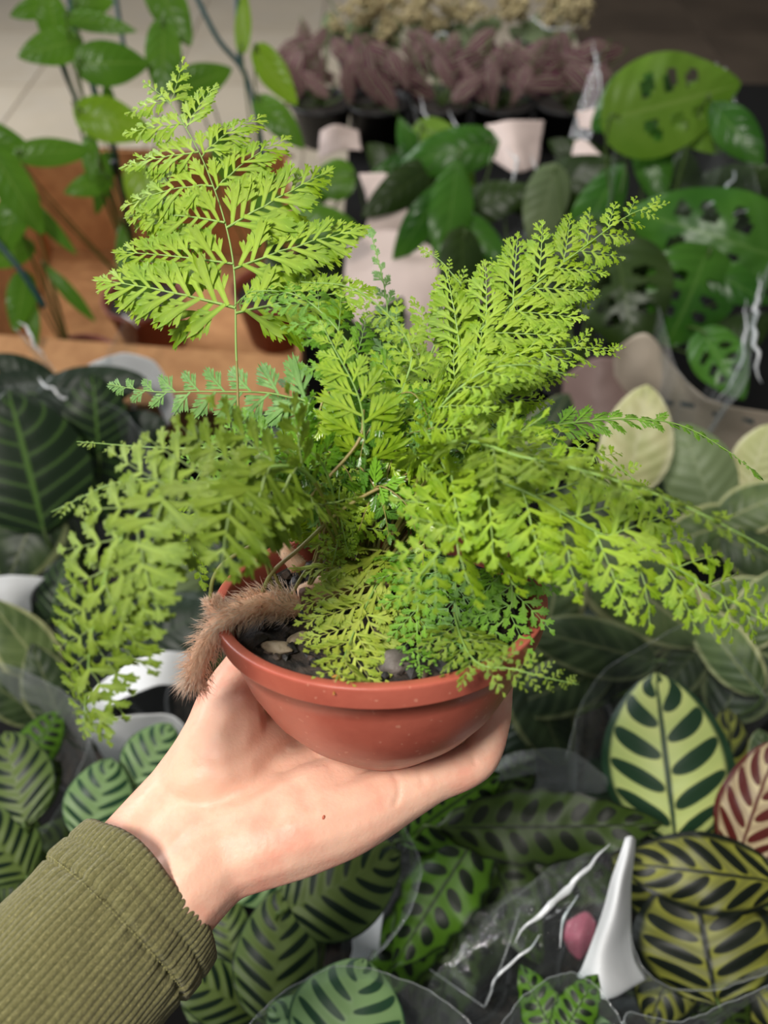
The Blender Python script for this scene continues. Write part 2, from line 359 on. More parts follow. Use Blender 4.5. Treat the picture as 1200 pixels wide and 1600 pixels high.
def fan_geo(seed, bend):
    rg = random.Random(seed); mb = MB()
    def lb(x0, y0, a, l, wd, z):
        ca, sa = math.cos(a), math.sin(a)
        mb.add([(x0+ca*x*l-sa*y*l*wd, y0+sa*x*l+ca*y*l*wd, z+abs(y)*l*.5) for x, y in LOBE], LF, 0, [(x, .5+y*3.6) for x, y in LOBE])
    lb(.02, 0, 0, 1.0, .62, 0)
    for j in range(4):
        t = .16+.16*j
        for s in (-1, 1):
            tt = t+(.05 if s > 0 else 0); lb(tt, 0, s*(.66-.06*j)+rg.uniform(-.08, .08), (.46-.34*tt)*rg.uniform(.85, 1.15)+.07, 1.15, .002*(j+1)*s)
    mb.add([(0, -.012, 0), (.0, .012, 0), (.75, .004, .004), (.75, -.004, .004), (0, 0, .014), (.7, 0, .01)], [(0, 4, 5, 3), (4, 1, 2, 5), (0, 3, 2, 1)], 1)
    for v in mb.V:
        v.z += -bend*v.x*v.x-.5*v.y*v.y; v.y += .04*v.x*v.x
    return mb
GEO = {}
def pinna_mesh(n, bi, col):
    if n == 0:
        k = (0, bi, col)
        if k not in GEO: GEO[k] = fan_geo(bi+5, [.1, .3, -.1, .2][bi]).mesh('pinna', list(FM[col]))
        return GEO[k]
    k = (n, bi, col)
    if k not in GEO:
        bend = [(.10, .9, .05), (.28, .6, .10), (-.10, 1.1, .03), (.18, .3, -.04)][bi]
        GEO[k] = pinna_geo(n*17+bi, n, bend).mesh('pinna', list(FM[col]))
    return GEO[k]
def resample(pw, n):
    d = [0]
    for a, b in zip(pw, pw[1:]): d.append(d[-1]+(b-a).length)
    out = []; j = 0
    for i in range(n):
        t = d[-1]*i/(n-1)
        while j < len(d)-2 and d[j+1] < t: j += 1
        out.append(pw[j].lerp(pw[j+1], (t-d[j])/max(1e-9, d[j+1]-d[j])))
    return out
frng = random.Random(11); NP = [0]
def frond(pts, L, n=8, start=.25, col='bright', nrm=None, ang=62, stem=.85, sep=True, wr=1, droop=.0, side=(1, 1), label=None, tipcol=None, power=.85, asym=.5, fan=False, coarse=0):
    """pts: world points from the soil to the tip; L length of the longest pinna (m)"""
    rg = frng; pw = resample(catmull(pts, 120), 60); tot = sum((pw[i+1]-pw[i]).length for i in range(59))
    rad = [(.85*(1-.88*i/59)+.08)*MM*stem for i in range(60)]
    V, Fc = tube(pw, rad, 6); me = mesh('frond', V, Fc, [m_stem.m, m_rach.m], True, [0 if (i//6)/59 < start*.8 else 1 for i in range(len(Fc))])
    if nrm is None: nrm = (-FW*.75+AX*.5)
    mb = MB(); items = []
    for i in range(n+1):
        s = 1-(1-i/n)**1.22
        for sd in ((-1, 1) if i < n else (0,)):
            t = start+(1-start)*(s*.97+(.35/n if sd > 0 else 0)*asym*2)*(1-.02) if sd else .955
            t = min(t, .985); k = t*59; k0 = min(int(k), 58); p = pw[k0].lerp(pw[k0+1], k-k0); T = (pw[min(k0+2, 59)]-pw[max(k0-1, 0)]).normalized()
            N = (nrm-T*nrm.dot(T)).normalized(); B = N.cross(T)
            l = L*((1-s)**power*(.93 if i == 0 else 1)+.15)*rg.uniform(.92, 1.08)
            if sd: l *= side[0] if sd < 0 else side[1]
            else: l = max(L*.22, tot*.05)
            a = math.radians(ang-20*s+rg.uniform(-5, 5)); D = T*math.cos(a)+B*math.sin(a)*sd if sd else T
            D = (D-N*(droop+rg.uniform(-.08, .12))-Vector((0, 0, 1))*droop*.6).normalized()
            N2 = (N-D*N.dot(D)).normalized()
            N2 = (Quaternion(D, rg.uniform(-.28, .28)) @ N2); Bp = N2.cross(D)
            if sd < 0: Bp = -Bp
            items.append((p, D, Bp, N2, l, s))
    M = []
    for p, D, Bp, N2, l, s in items:
        px = l*F/.31; nn = 10 if px > 180 else 8 if px > 120 else 7 if px > 85 else 5 if px > 50 else 4
        nn = 0 if fan else max(4, nn-coarse)
        cc = tipcol if (tipcol and s > .93) else col
        me_p = pinna_mesh(nn, rg.randrange(4), cc)
        ws = l*rg.uniform(.92, 1.1)*wr
        mat = Matrix(((D.x*l, Bp.x*ws, N2.x*l, p.x), (D.y*l, Bp.y*ws, N2.y*l, p.y), (D.z*l, Bp.z*ws, N2.z*l, p.z), (0, 0, 0, 1)))
        M.append((me_p, mat, cc))
    if sep:
        fr = link('frond', me, fern)
        if label: fr['label'] = label
        inv = world_of(fr).inverted()
        for me_p, mat, cc in M:
            o = bpy.data.objects.new('pinna', me_p); COL.objects.link(o); o.parent = fr; o.matrix_parent_inverse = inv; o.matrix_basis = mat; NP[0] += 1
    else:
        mb.add(V, Fc, 2)
        for me_p, mat, cc in M:
            co = np.empty(len(me_p.vertices)*3); me_p.vertices.foreach_get('co', co); co = co.reshape(-1, 3)
            A = np.array(mat); co = co @ A[:3, :3].T + A[:3, 3]
            o = len(mb.V); mb.V += [tuple(c) for c in co]; mb.F += [tuple(v+o for v in pl.vertices) for pl in me_p.polygons]
            mi = np.empty(len(me_p.polygons), np.int32); me_p.polygons.foreach_get('material_index', mi); mb.M += list(mi); uvl = me_p.uv_layers[0].data; uu = [(0, 0)]*len(co)
            for lp in me_p.loops: uu[lp.vertex_index] = tuple(uvl[lp.index].uv)
            mb.UV += uu
        fr = link('frond', mb.mesh('frond', list(FM[col])+[m_stem.m]), fern)
        if label: fr['label'] = label
    return fr
def fp(*a): return [P(*q) for q in a]
PX = .31/F       # metres per pixel at the pot
CR = (560, 880, .318)
# tall frond, top left
frond(fp((470, 900, .325), (385, 720, .318), (370, 570, .314), (363, 400, .312), (322, 262, .314), (268, 165, .318), (236, 138, .318), (222, 128, .315)), 215*PX, 7, .51, 'bright', -FW+UP*.1, 74, label='tall upright frond at the top left of the fern', asym=.2, power=.72)
# right upper frond
frond(fp((600, 860, .318), (690, 590, .312), (800, 475, .312), (905, 392, .315), (985, 335, .320), (1045, 318, .322)), 138*PX, 9, .42, 'bright', -FW+UP*.2, 52, label='bright frond reaching up to the right')
frond(fp((600, 860, .318), (700, 620, .305), (790, 560, .305), (880, 545, .305), (975, 545, .310)), 120*PX, 9, .40, 'bright', -FW*.7+UP*.5, 52)
frond(fp((610, 850, .32), (740, 640, .318), (845, 500, .318), (880, 470, .32), (940, 462, .322)), 105*PX, 6, .5, 'bright', -FW+UP*.2, 55)
# arching frond tip, right, seen edge-on
frond(fp((600, 860, .318), (720, 700, .318), (850, 668, .32), (960, 655, .325), (1055, 662, .33), (1130, 700, .33), (1192, 748, .33)), 62*PX, 18, .36, 'mid', -FW*.5+UP*.6, 42, power=1.1, fan=True, label='thin arching frond tip at the right')
# left, bluish
frond(fp((520, 880, .33), (500, 660, .33), (440, 618, .330), (330, 612, .328), (240, 612, .328), (168, 600, .328)), 78*PX, 10, .30, 'blue', -FW, 56, wr=1.1, fan=True, power=.7, label='bluish green frond pointing left')
frond(fp((520, 880, .33), (480, 700, .335), (460, 640, .338), (455, 560, .342)), 80*PX, 6, .35, 'blue', -FW, 55, fan=True)
# top middle
frond(fp((560, 860, .33), (600, 620, .345), (605, 480, .352), (578, 355, .358)), 50*PX, 9, .50, 'blue', -FW, 36, fan=True, label='small bluish frond standing behind the others')
frond(fp((560, 860, .325), (655, 640, .328), (740, 500, .332), (700, 420, .335), (655, 385, .338)), 66*PX, 8, .50, 'bright', -FW, 60)
frond(fp((560, 860, .325), (640, 640, .32), (700, 500, .322), (775, 430, .325), (800, 390, .325)), 100*PX, 8, .45, 'bright', -FW, 55)
frond(fp((560, 860, .32), (590, 650, .300), (560, 560, .295), (480, 470, .295), (400, 455, .300), (365, 478, .305)), 105*PX, 8, .40, 'mid', -FW*.6+UP*.6, 58)
frond(fp((560, 860, .32), (620, 640, .29), (640, 540, .285), (560, 455, .285), (470, 440, .29)), 70*PX, 9, .42, 'bright', -FW*.7+UP*.4, 58)
frond(fp((570, 860, .32), (570, 700, .285), (560, 620, .278), (520, 540, .278), (500, 500, .28)), 75*PX, 8, .45, 'bright', -FW, 58, fan=True)
frond(fp((600, 860, .32), (660, 680, .285), (740, 590, .275), (820, 570, .272), (900, 590, .275)), 110*PX, 8, .4, 'bright', -FW*.5+UP*.7, 60)
# left, out of focus, near the lens
frond(fp((540, 870, .31), (480, 740, .255), (360, 745, .232), (230, 790, .222), (165, 900, .222), (140, 1020, .228), (130, 1150, .235)), 122*PX, 13, .34, 'olive', -FW+UP*.1-R_*.2, 56, stem=.9, wr=1.55, coarse=2, power=.42, side=(.8, 1.05), label='large blurred frond hanging down at the left, nearest the lens')
frond(fp((540, 870, .31), (500, 720, .27), (400, 700, .262), (260, 700, .26), (120, 690, .265)), 75*PX, 11, .28, 'olive', -FW*.7+UP*.5, 60, side=(.5, .8), stem=.7, coarse=2)
frond(fp((540, 870, .31), (460, 760, .262), (340, 760, .248), (200, 750, .242), (80, 800, .24)), 100*PX, 10, .28, 'olive', -FW*.45+UP*.8, 60, side=(.6, 1), wr=1.3, stem=.7, coarse=2)
frond(fp((430, 930, .30), (400, 840, .29), (345, 760, .285), (310, 790, .285), (300, 850, .285), (320, 922, .287)), 46*PX, 9, .58, 'bright', -FW, 48, fan=True, label='small bright frond tip drooping left of the pot')
frond(fp((520, 880, .32), (470, 720, .285), (410, 700, .28), (330, 720, .28), (290, 780, .282)), 90*PX, 7, .45, 'mid', -FW, 60)
# right, low, out of focus
frond(fp((600, 860, .318), (680, 740, .27), (800, 760, .250), (930, 830, .245), (1060, 890, .245), (1215, 985, .248)), 130*PX, 10, .36, 'bright', -FW*.8+UP*.45, 58, wr=1.25, power=.55, coarse=2, label='long pale frond reaching down to the right')
frond(fp((600, 860, .318), (690, 700, .262), (820, 715, .24), (960, 750, .232), (1090, 800, .23), (1240, 880, .23)), 100*PX, 10, .34, 'olive', -FW*.35+UP*.9, 55, wr=1.2, power=.6, coarse=2)
frond(fp((600, 860, .318), (720, 720, .285), (820, 705, .282), (920, 705, .285), (1020, 770, .287)), 105*PX, 8, .4, 'bright', -FW*.7+UP*.5, 60, coarse=1)
# front, over the soil
fk = lambda *a: [K(*onK(*q)) for q in a]
frond(fp((640, 860, .30), (745, 780, .262), (735, 812, .25), (690, 860, .240), (625, 935, .236)), 140*PX, 6, .34, 'bright', -FW, 66, wr=1.3, coarse=2, label='blurred bright frond in front of the pot centre')
frond(fk((640, 850, 4), (615, 870, 14), (580, 930, 8), (548, 1000, 0), (524, 1066, 0)), 150*PX, 8, .30, 'yellow', -FW+AX*.3, 56, tipcol='gold', stem=.8, power=.8, label='flat frond with a yellowed tip lying over the potting mix')
frond(fk((690, 850, 4), (668, 880, 14), (655, 930, 10), (652, 990, 1), (656, 1055, 0)), 88*PX, 7, .35, 'mid', -FW+AX*.3, 50, stem=.8)
frond(fk((740, 860, 4), (720, 880, 14), (712, 915, 12), (715, 960, 5), (728, 1020, 2)), 95*PX, 7, .38, 'blue', -FW+AX*.3, 52, stem=.8)
frond(fk((700, 870, 4), (780, 880, 16), (800, 940, 10), (765, 990, 2), (690, 1030, 1)), 95*PX, 8, .35, 'mid', -FW+AX*.3, 58, stem=.8)
frond(fk((700, 900, 2), (715, 980, 5), (745, 1035, 6), (800, 1045, 6), (850, 1058, 4), (905, 1070, 0)), 66*PX, 9, .42, 'olive', -FW+AX*.3, 55, stem=.7, label='small frond lying across the pot rim at the right')
frond(fp((480, 920, .305), (560, 800, .298), (535, 820, .296), (525, 860, .295), (515, 900, .296)), 70*PX, 6, .45, 'bright', -FW, 60, stem=.7)
frond(fp((480, 920, .305), (540, 720, .298), (535, 740, .294), (530, 790, .293), (545, 870, .293)), 62*PX, 8, .52, 'bright', -FW, 52, stem=.7)
# fronds of the dense middle, one mesh each
fill = random.Random(3)
for i in range(30):
    a = fill.uniform(-2.5, 2.5); d0 = .322+fill.uniform(-.012, .022)
    bx, by = 540+fill.uniform(-60, 110), 880+fill.uniform(-10, 20)
    tx = 590+215*math.sin(a)*fill.uniform(.45, 1.0)+20; ty = 735-135*math.cos(a)*fill.uniform(.3, 1.0); td = fill.uniform(.275, .345)
    mx, my = (bx+tx)/2+fill.uniform(-25, 25), min(by, ty)-fill.uniform(-40, 40)*.5+(by-ty)*.25
    ex, ey = tx+(tx-mx)*.5, ty+abs(tx-mx)*.25+fill.uniform(-20, 30)
    frond(fp((bx, by, d0), (mx, my, (d0+td)/2), (tx, ty, td), (ex, ey, td)), fill.uniform(70, 115)*PX, 7, .35, fill.choice(['mid', 'deep', 'bright', 'blue', 'deep', 'mid']), -FW*fill.uniform(.3, 1)+UP*fill.uniform(.1, .8)+R_*fill.uniform(-.4, .4), 58, sep=False, wr=.9)
for px, py, ex, ey, d in ((470, 720, 500, 800, .30), (500, 700, 560, 790, .297), (620, 700, 600, 800, .295), (560, 730, 610, 850, .292), (640, 740, 560, 830, .296), (700, 740, 790, 830, .288), (730, 760, 770, 880, .292), (680, 770, 660, 890, .29), (760, 730, 850, 800, .285), (520, 660, 430, 740, .29), (600, 650, 560, 730, .287), (690, 660, 770, 730, .284), (470, 800, 430, 850, .305), (800, 800, 830, 900, .30), (590, 760, 650, 830, .285), (440, 700, 400, 760, .292)):
    bx = 560+(px-590)*.3; frond(fp((bx, 880, .318), ((bx+px)/2, (880+py)/2-20, (.318+d)/2+.004), (px, py, d), ((px+ex)/2+(ex-px)*.2, (py+ey)/2-10, d-.004), (ex, ey, d-.003)), fill.uniform(44, 60)*PX, 9, .38, fill.choice(['mid', 'bright', 'deep', 'blue', 'bright']), -FW+UP*fill.uniform(0, .6)+R_*fill.uniform(-.4, .4), 54, sep=False, fan=True)
# bare stems (stipes) in front of the foliage, bent from the rhizome
for pts, r in (([(328, 938, .289), (333, 905, .289), (352, 878, .290), (405, 845, .290), (440, 822, .288), (500, 760, .285), (560, 690, .283), (568, 640, .283)], .75),
               ([(405, 940, .295), (425, 895, .296), (470, 855, .295), (530, 800, .29), (592, 763, .286), (650, 745, .282)], .8),
               ([(448, 938, .300), (425, 890, .296), (395, 830, .29), (360, 770, .285)], .7),
               ([(455, 930, .302), (480, 890, .303), (520, 860, .305)], .7), ([(500, 900, .31), (500, 780, .31), (500, 640, .312), (560, 560, .312)], .6)):
    pa = catmull([P(*q) for q in pts], 40); V, Fc = tube(pa, [r*MM*(1.1-.3*i/39) for i in range(40)], 7)
    mbs = MB(); mbs.add(V, Fc)
    for i in range(3, 38, 2):      # tiny bumps along the stem
        Vb, Fb = rock(i, .22*MM, .22*MM, .3*MM, .2, 1); p = pa[i]+(-FW*.5+Vector((rnd.uniform(-1, 1), rnd.uniform(-1, 1), rnd.uniform(-1, 1)))).normalized()*r*MM*.9
        mbs.add([v+p for v in Vb], Fb)
    link('stem', mbs.mesh('stem', m_stem.m), fern)
print('pinna objects', NP[0])
# ================================================================= THE PERSON: left hand, wrist and sleeve
person = empty('person', K(-86, -61, -95), 'left hand and forearm in an olive ribbed sleeve, holding the potted fern from below', 'person')
m_skin = Mat('skin'); n1 = m_skin.noise(28, 4, .6); n2 = m_skin.noise(110, 3, .6); n3 = m_skin.noise(600, 2)
c = m_skin.mix(n1.step(.42, .66), srgb(230, 184, 160), srgb(226, 160, 138)); c = m_skin.mix(n2.step(.5, .8)*.22, c, srgb(218, 136, 112))
m_skin.set(Base_Color=c, Roughness=.48, Specular_IOR_Level=.4, Subsurface_Weight=.25, Subsurface_Scale=.004)
m_skin.b.inputs['Subsurface Radius'].default_value = (1, .35, .2)
m_skin.bump(n3+n2*2, .0004, .35)
def Kp(px, py, d, r): q = unK(P(px, py, d*1)); return (q[0], q[1], q[2], r)
ax0 = P(243, 1378, .302); ax1 = P(95, 1545, .275); axd = (ax1-ax0).normalized()
side = (P(243+56, 1376+83, .302)-ax0).normalized(); side = (side-axd*side.dot(axd)).normalized()
def inS(s, o, r): q = unK(ax0+axd*s+side*o); return (q[0], q[1], q[2], r)
A0 = inS(.10, -.011, 21); B0 = inS(.10, .011, 21); A05 = inS(.035, -.011, 19.5); B05 = inS(.035, .011, 19.5)
A1 = Kp(231, 1315, .314, 19); B1 = Kp(283, 1393, .296, 19)
A2 = Kp(300, 1240, .328, 19.5); B2 = Kp(345, 1335, .306, 18)
M2 = Kp(285, 1315, .312, 19)
CH = [[A0, A05, A1, A2], [B0, B05, B1, B2], [M2, inS(.03, 0, 19), inS(.1, 0, 21)],
 [A2, (-66, -16, -72, 20), (-50, 10, -82, 17), (-30, 32, -84, 15), (-2, 40, -83, 12.5)],
 [M2, (-52, -22, -86, 18), (-25, -4, -88, 16), (0, 18, -85, 13)],
 [B2, (-36, -38, -88, 18), (-14, -32, -86, 15.5), (6, -24, -81.5, 12.8)],
 [B2, (-35, -30, -84, 17), (-10, -12, -86, 15), (8, -4, -84, 12.5)],
 # thumb with its ball
 [A2, (-68, -14, -66, 19), (-66, 2, -56, 15), (-61, 16, -48, 11.5), (-55, 30, -42, 10), (-46, 44, -34, 9)],
 # fingers: little, ring, middle, index
 [(6, -24, -81.5, 12.8), (20, -20, -78, 10.2), (38.5, -13, -75, 9.0), (46, -3, -64, 8.4), (49, 8, -54, 8), (52.5, 19, -45, 6.8)],
 [(8, -4, -84, 12.5), (26, 4, -78, 9.5), (38, 16, -68, 9), (44, 26, -56, 8.2), (46, 36, -44, 7.2)],
 [(0, 18, -85, 13), (18, 34, -80, 9.6), (27, 48, -68, 9), (30, 54, -54, 8.4), (30, 58, -40, 7.4)],
 [(-2, 40, -83, 12.5), (4, 56, -76, 9.6), (8, 66, -63, 9), (10, 67, -50, 8.4), (10, 66, -38, 7.4)]]
V = []; Fc = []
bm = bmesh.new(); bmesh.ops.create_icosphere(bm, subdivisions=2, radius=1); SV = np.array([v.co[:] for v in bm.verts]); SF = [tuple(x.index for x in f.verts) for f in bm.faces]; bm.free()
for ch in CH:
    pc = catmull([Vector(c[:3]) for c in ch], 12*len(ch)); m = len(ch)-1
    for i, p in enumerate(pc):
        t = i/(len(pc)-1)*m; k = min(int(t), m-1); r = ch[k][3]+(ch[k+1][3]-ch[k][3])*(t-k)
        o = len(V); V += [tuple(v) for v in SV*r+np.array(p)]; Fc += [(a+o, b+o, c+o) for a, b, c in SF]
me = mesh('tmp', V, Fc, m_skin.m)
ob = bpy.data.objects.new('tmp', me); COL.objects.link(ob)
md = ob.modifiers.new('r', 'REMESH'); md.mode = 'VOXEL'; md.voxel_size = 1.05
md = ob.modifiers.new('s', 'SMOOTH'); md.factor = .5; md.iterations = 22
dg = bpy.context.evaluated_depsgraph_get(); me2 = bpy.data.meshes.new_from_object(ob.evaluated_get(dg)); bpy.data.objects.remove(ob)
co = np.empty(len(me2.vertices)*3); me2.vertices.foreach_get('co', co); co = co.reshape(-1, 3)
no = np.empty(len(me2.vertices)*3); me2.vertices.foreach_get('normal', no); no = no.reshape(-1, 3)
# skin folds: polylines of (px, py) seen on the surface, pressed in
world = np.array([tuple(K(*c)) for c in co])
rel = world-np.array(CAM); dd = rel @ np.array(FW); sx = 600+F*(rel @ np.array(R_))/dd; sy = 800-F*(rel @ np.array(UP))/dd
def crease(pts, amp, wd, sgn=-1):
    best = np.full(len(co), 1e9)
    for (x0, y0), (x1, y1) in zip(pts, pts[1:]):
        vx, vy = x1-x0, y1-y0; t = np.clip(((sx-x0)*vx+(sy-y0)*vy)/(vx*vx+vy*vy), 0, 1)
        best = np.minimum(best, np.hypot(sx-x0-t*vx, sy-y0-t*vy))
    f = np.exp(-(best/wd)**2)*amp*sgn*(dd < .36); co[:] += no*f[:, None]
crease([(612, 1205), (622, 1222), (624, 1240), (618, 1256)], .6, 4.5)
crease([(718, 1150), (735, 1172), (742, 1192)], .5, 5)
crease([(752, 1118), (775, 1128)], .35, 5)
crease([(655, 1200), (662, 1225)], .35, 5)
crease([(330, 1080), (395, 1090), (450, 1130), (480, 1165), (520, 1200)], .5, 14)
crease([(395, 1180), (455, 1215), (480, 1262)], .55, 16)
crease([(420, 1230), (440, 1300)], .4, 14)
crease([(240, 1275), (330, 1265), (372, 1225)], .6, 20)
crease([(345, 1180), (300, 1230)], .5, 22, 1)
crease([(395, 1330), (470, 1290), (560, 1240)], .8, 26, 1)
crease([(300, 1300), (380, 1290)], .5, 20, 1)
# rest against the pot: nothing passes through its wall
rr = np.hypot(co[:, 0], co[:, 1]); pr = np.interp(co[:, 2], [p[0] for p in PROF[2:]], [p[1] for p in PROF[2:]], left=0, right=66)+.35
m_ = (co[:, 2] > -66.3) & (rr < pr) & (co[:, 2] < 2)
down = (-66.4-co[:, 2]); out = (pr-rr)
useD = m_ & (np.abs(down) < np.abs(out)); useO = m_ & ~useD
co[useD, 2] += down[useD]; s_ = (pr/np.maximum(rr, 1e-3))[useO]; co[useO, 0] *= s_; co[useO, 1] *= s_
world = np.array([tuple(K(*c)) for c in co]); me2.vertices.foreach_set('co', world.ravel()); me2.name = 'hand'
me2.polygons.foreach_set('use_smooth', [True]*len(me2.polygons)); me2.update()
hand = link('hand', me2, person)
# small mole on the heel of the hand
i = int(np.argmin(np.hypot(sx-505, sy-1279)+1e3*(dd > .33))); c0 = Vector(world[i]); nn = (CAM-c0).normalized()
V, Fc = rock(3, .55*MM, .9*MM, .22*MM, .3, 2); q = nn.to_track_quat('Z', 'Y') @ Quaternion((0, 0, 1), -.6)
link('mole', mesh('mole', [q @ v+c0+nn*.0002 for v in V], Fc, Mat('mole_brown').set(Base_Color=srgb(176, 92, 66), Roughness=.6).m), hand)
# sleeve
m_slv = Mat('olive_rib_knit'); n = m_slv.noise(900, 3, .7); n2 = m_slv.noise(40, 2); ns_ = m_slv.noise(2600, 2, .6)
c = m_slv.mix(n.step(.3, .75), srgb(96, 94, 58), srgb(126, 122, 82)); c = m_slv.mix(n2.step(.3, .7)*.3, c, srgb(112, 106, 66)); fl = m_slv.noise(1500, 1, .3)
c = m_slv.mix(fl.step(.66, .74)*.5, c, srgb(168, 160, 108))
u_, v_ = m_slv.uv(); groove = ((v_*88).fract()-.5).abs().step(.36, .5)
c = m_slv.mix(groove*.6, c, srgb(46, 50, 28))
m_slv.set(Base_Color=c, Roughness=.95, Sheen_Weight=.25, Specular_IOR_Level=.15).bump(ns_+n, .0005, .8)
ax0 = P(243, 1378, .302); ax1 = P(95, 1545, .275); axd = (ax1-ax0).normalized()
side = (P(243+56, 1376+83, .302)-ax0).normalized(); side = (side-axd*side.dot(axd)).normalized(); up_ = axd.cross(side).normalized()
if up_.dot(FW) > 0: up_ = -up_
NT, NS = 528, 120; LEN = .15; V = []; Fc = []; UVs = []
for j in range(NS+14):
    inner = j < 14
    s = (14-j)/14*.02 if inner else (j-14)/(NS-1)*LEN
    for k in range(NT):
        th = 2*math.pi*k/NT; a, b = .0355+s*.028, .0275+s*.028
        rib = (abs(math.sin(th*44))**.6)*.00055
        hem = .0011*(1/(1+math.exp((s-.0195)*2600)))                 # doubled cloth of the hem
        hem -= .0009*math.exp(-((s-.0098)/.0007)**2)+.0012*math.exp(-((s-.0200)/.0008)**2)
        endr = -.0016*math.exp(-s/.0009)
        wr_ = noise.noise(Vector((math.cos(th)*2.2, math.sin(th)*2.2, s*40)))*.0013+noise.noise(Vector((math.cos(th)*5, math.sin(th)*5, s*90+7)))*.0005
        puck = .0005*math.sin(th*31+noise.noise(Vector((th*3, 0, 0)))*4)*math.exp(-((s-.020)/.006)**2)
        off = (-.0034-s*.05 if inner else rib+hem+endr+wr_+puck)
        wave = .0016*math.sin(2*th+.7)+.0008*math.sin(5*th)
        V.append(ax0+axd*(s+wave*(1-min(1, s*12)))+side*math.cos(th)*(a+off)+up_*math.sin(th)*(b+off)); UVs.append((s*8, k/NT if k else 0))
    if j:
        for k in range(NT):
            k2 = (k+1) % NT; Fc.append(((j-1)*NT+k, (j-1)*NT+k2, j*NT+k2, j*NT+k))
slv = link('sleeve', mesh('sleeve', V, Fc, m_slv.m, uv=UVs), person)
# stitches along the hem
mb = MB()
for k in range(150):
    th = 2*math.pi*k/150; s = .0200; a, b = .0355+s*.028, .0275+s*.028
    f = lambda t, s: ax0+axd*s+side*math.cos(t)*(a+.0011)+up_*math.sin(t)*(b+.0011)
    mb.add(*tube([f(th, s), f(th+.012, s+.0001), f(th+.022, s)], .00016, 4))
link('stitching', mb.mesh('stitching', Mat('thread').set(Base_Color=srgb(150, 146, 92), Roughness=.8).m), slv)
# ================================================================= LEAF MATERIALS (patterns follow each leaf's own midrib and side veins)
def leafmat(name, kind, A, B, C=None, n=7, rough=.42, tr=.12, k=.22):
    m = Mat(name); u, v = m.uv(); a = (v-.5).abs()*2.0; sd = (v-.5).step(-.001, .001)
    nz = m.noise(9, 3); s = (u-a.pow(1.25)*k)*n+sd*.5+nz*.5; tri = (s.fract()-.5).abs()*2.0
    fine = ((s*7.0).sin()*.5+.5)
    mid = a.step(.07, .02)
    def oval(wt, c0, h): return ((tri/wt).pow(2.0)+((a-c0)/h).pow(2.0)).step(1.12, .88)
    if kind == 'peacock':
        c = m.mix(fine*.35, A, srgb(150, 176, 96)); c = m.mix((oval(.62, .46, .40)).max(a.step(.80, .9)).max(mid), c, B)
    elif kind == 'stripe':
        c = m.mix(a.step(.2, 1.0)*.35, A, C or A); c = m.mix(oval(.50, .48, .44).max(a.step(.93, .99)), c, B); c = m.mix(mid*.6, c, A)
    elif kind == 'rattle':
        c = m.mix(oval(.60, .42, .30).max(mid*.8).max(a.step(.82, 1.0)), A, B)
    elif kind == 'dark':
        c = m.mix(fine*.45, A, B); c = m.mix(oval(.66, .46, .38).max(a.step(.76, .90)).max(mid), c, B)
    elif kind == 'veined':
        c = m.mix((tri.step(.72, .95)*.6).max(mid), B, A)
    elif kind == 'edge':
        c = m.mix(m.noise(26, 3).step(.35, .65), A, B); c = m.mix((a+nz*.25).step(.93, 1.02).max(mid*.5), c, C)
        c = m.mix(tri.step(.85, 1)*.18, c, C)
    elif kind == 'long':
        st = ((a*2.6+.2).fract()-.5).abs().step(.29, .40); c = m.mix(st, A, B); c = m.mix(mid.max(a.step(.88, 1)), c, C)
    else:
        c = m.mix(nz.step(.3, .7), A, B); c = m.mix(mid*.5, c, C or A)
    m.set(Base_Color=c, Roughness=rough, Specular_IOR_Level=.28)
    m.bump((s*6.2832).sin()*.5+fine*.2, .0012, .5)
    m.translucent(c, tr); return m.m
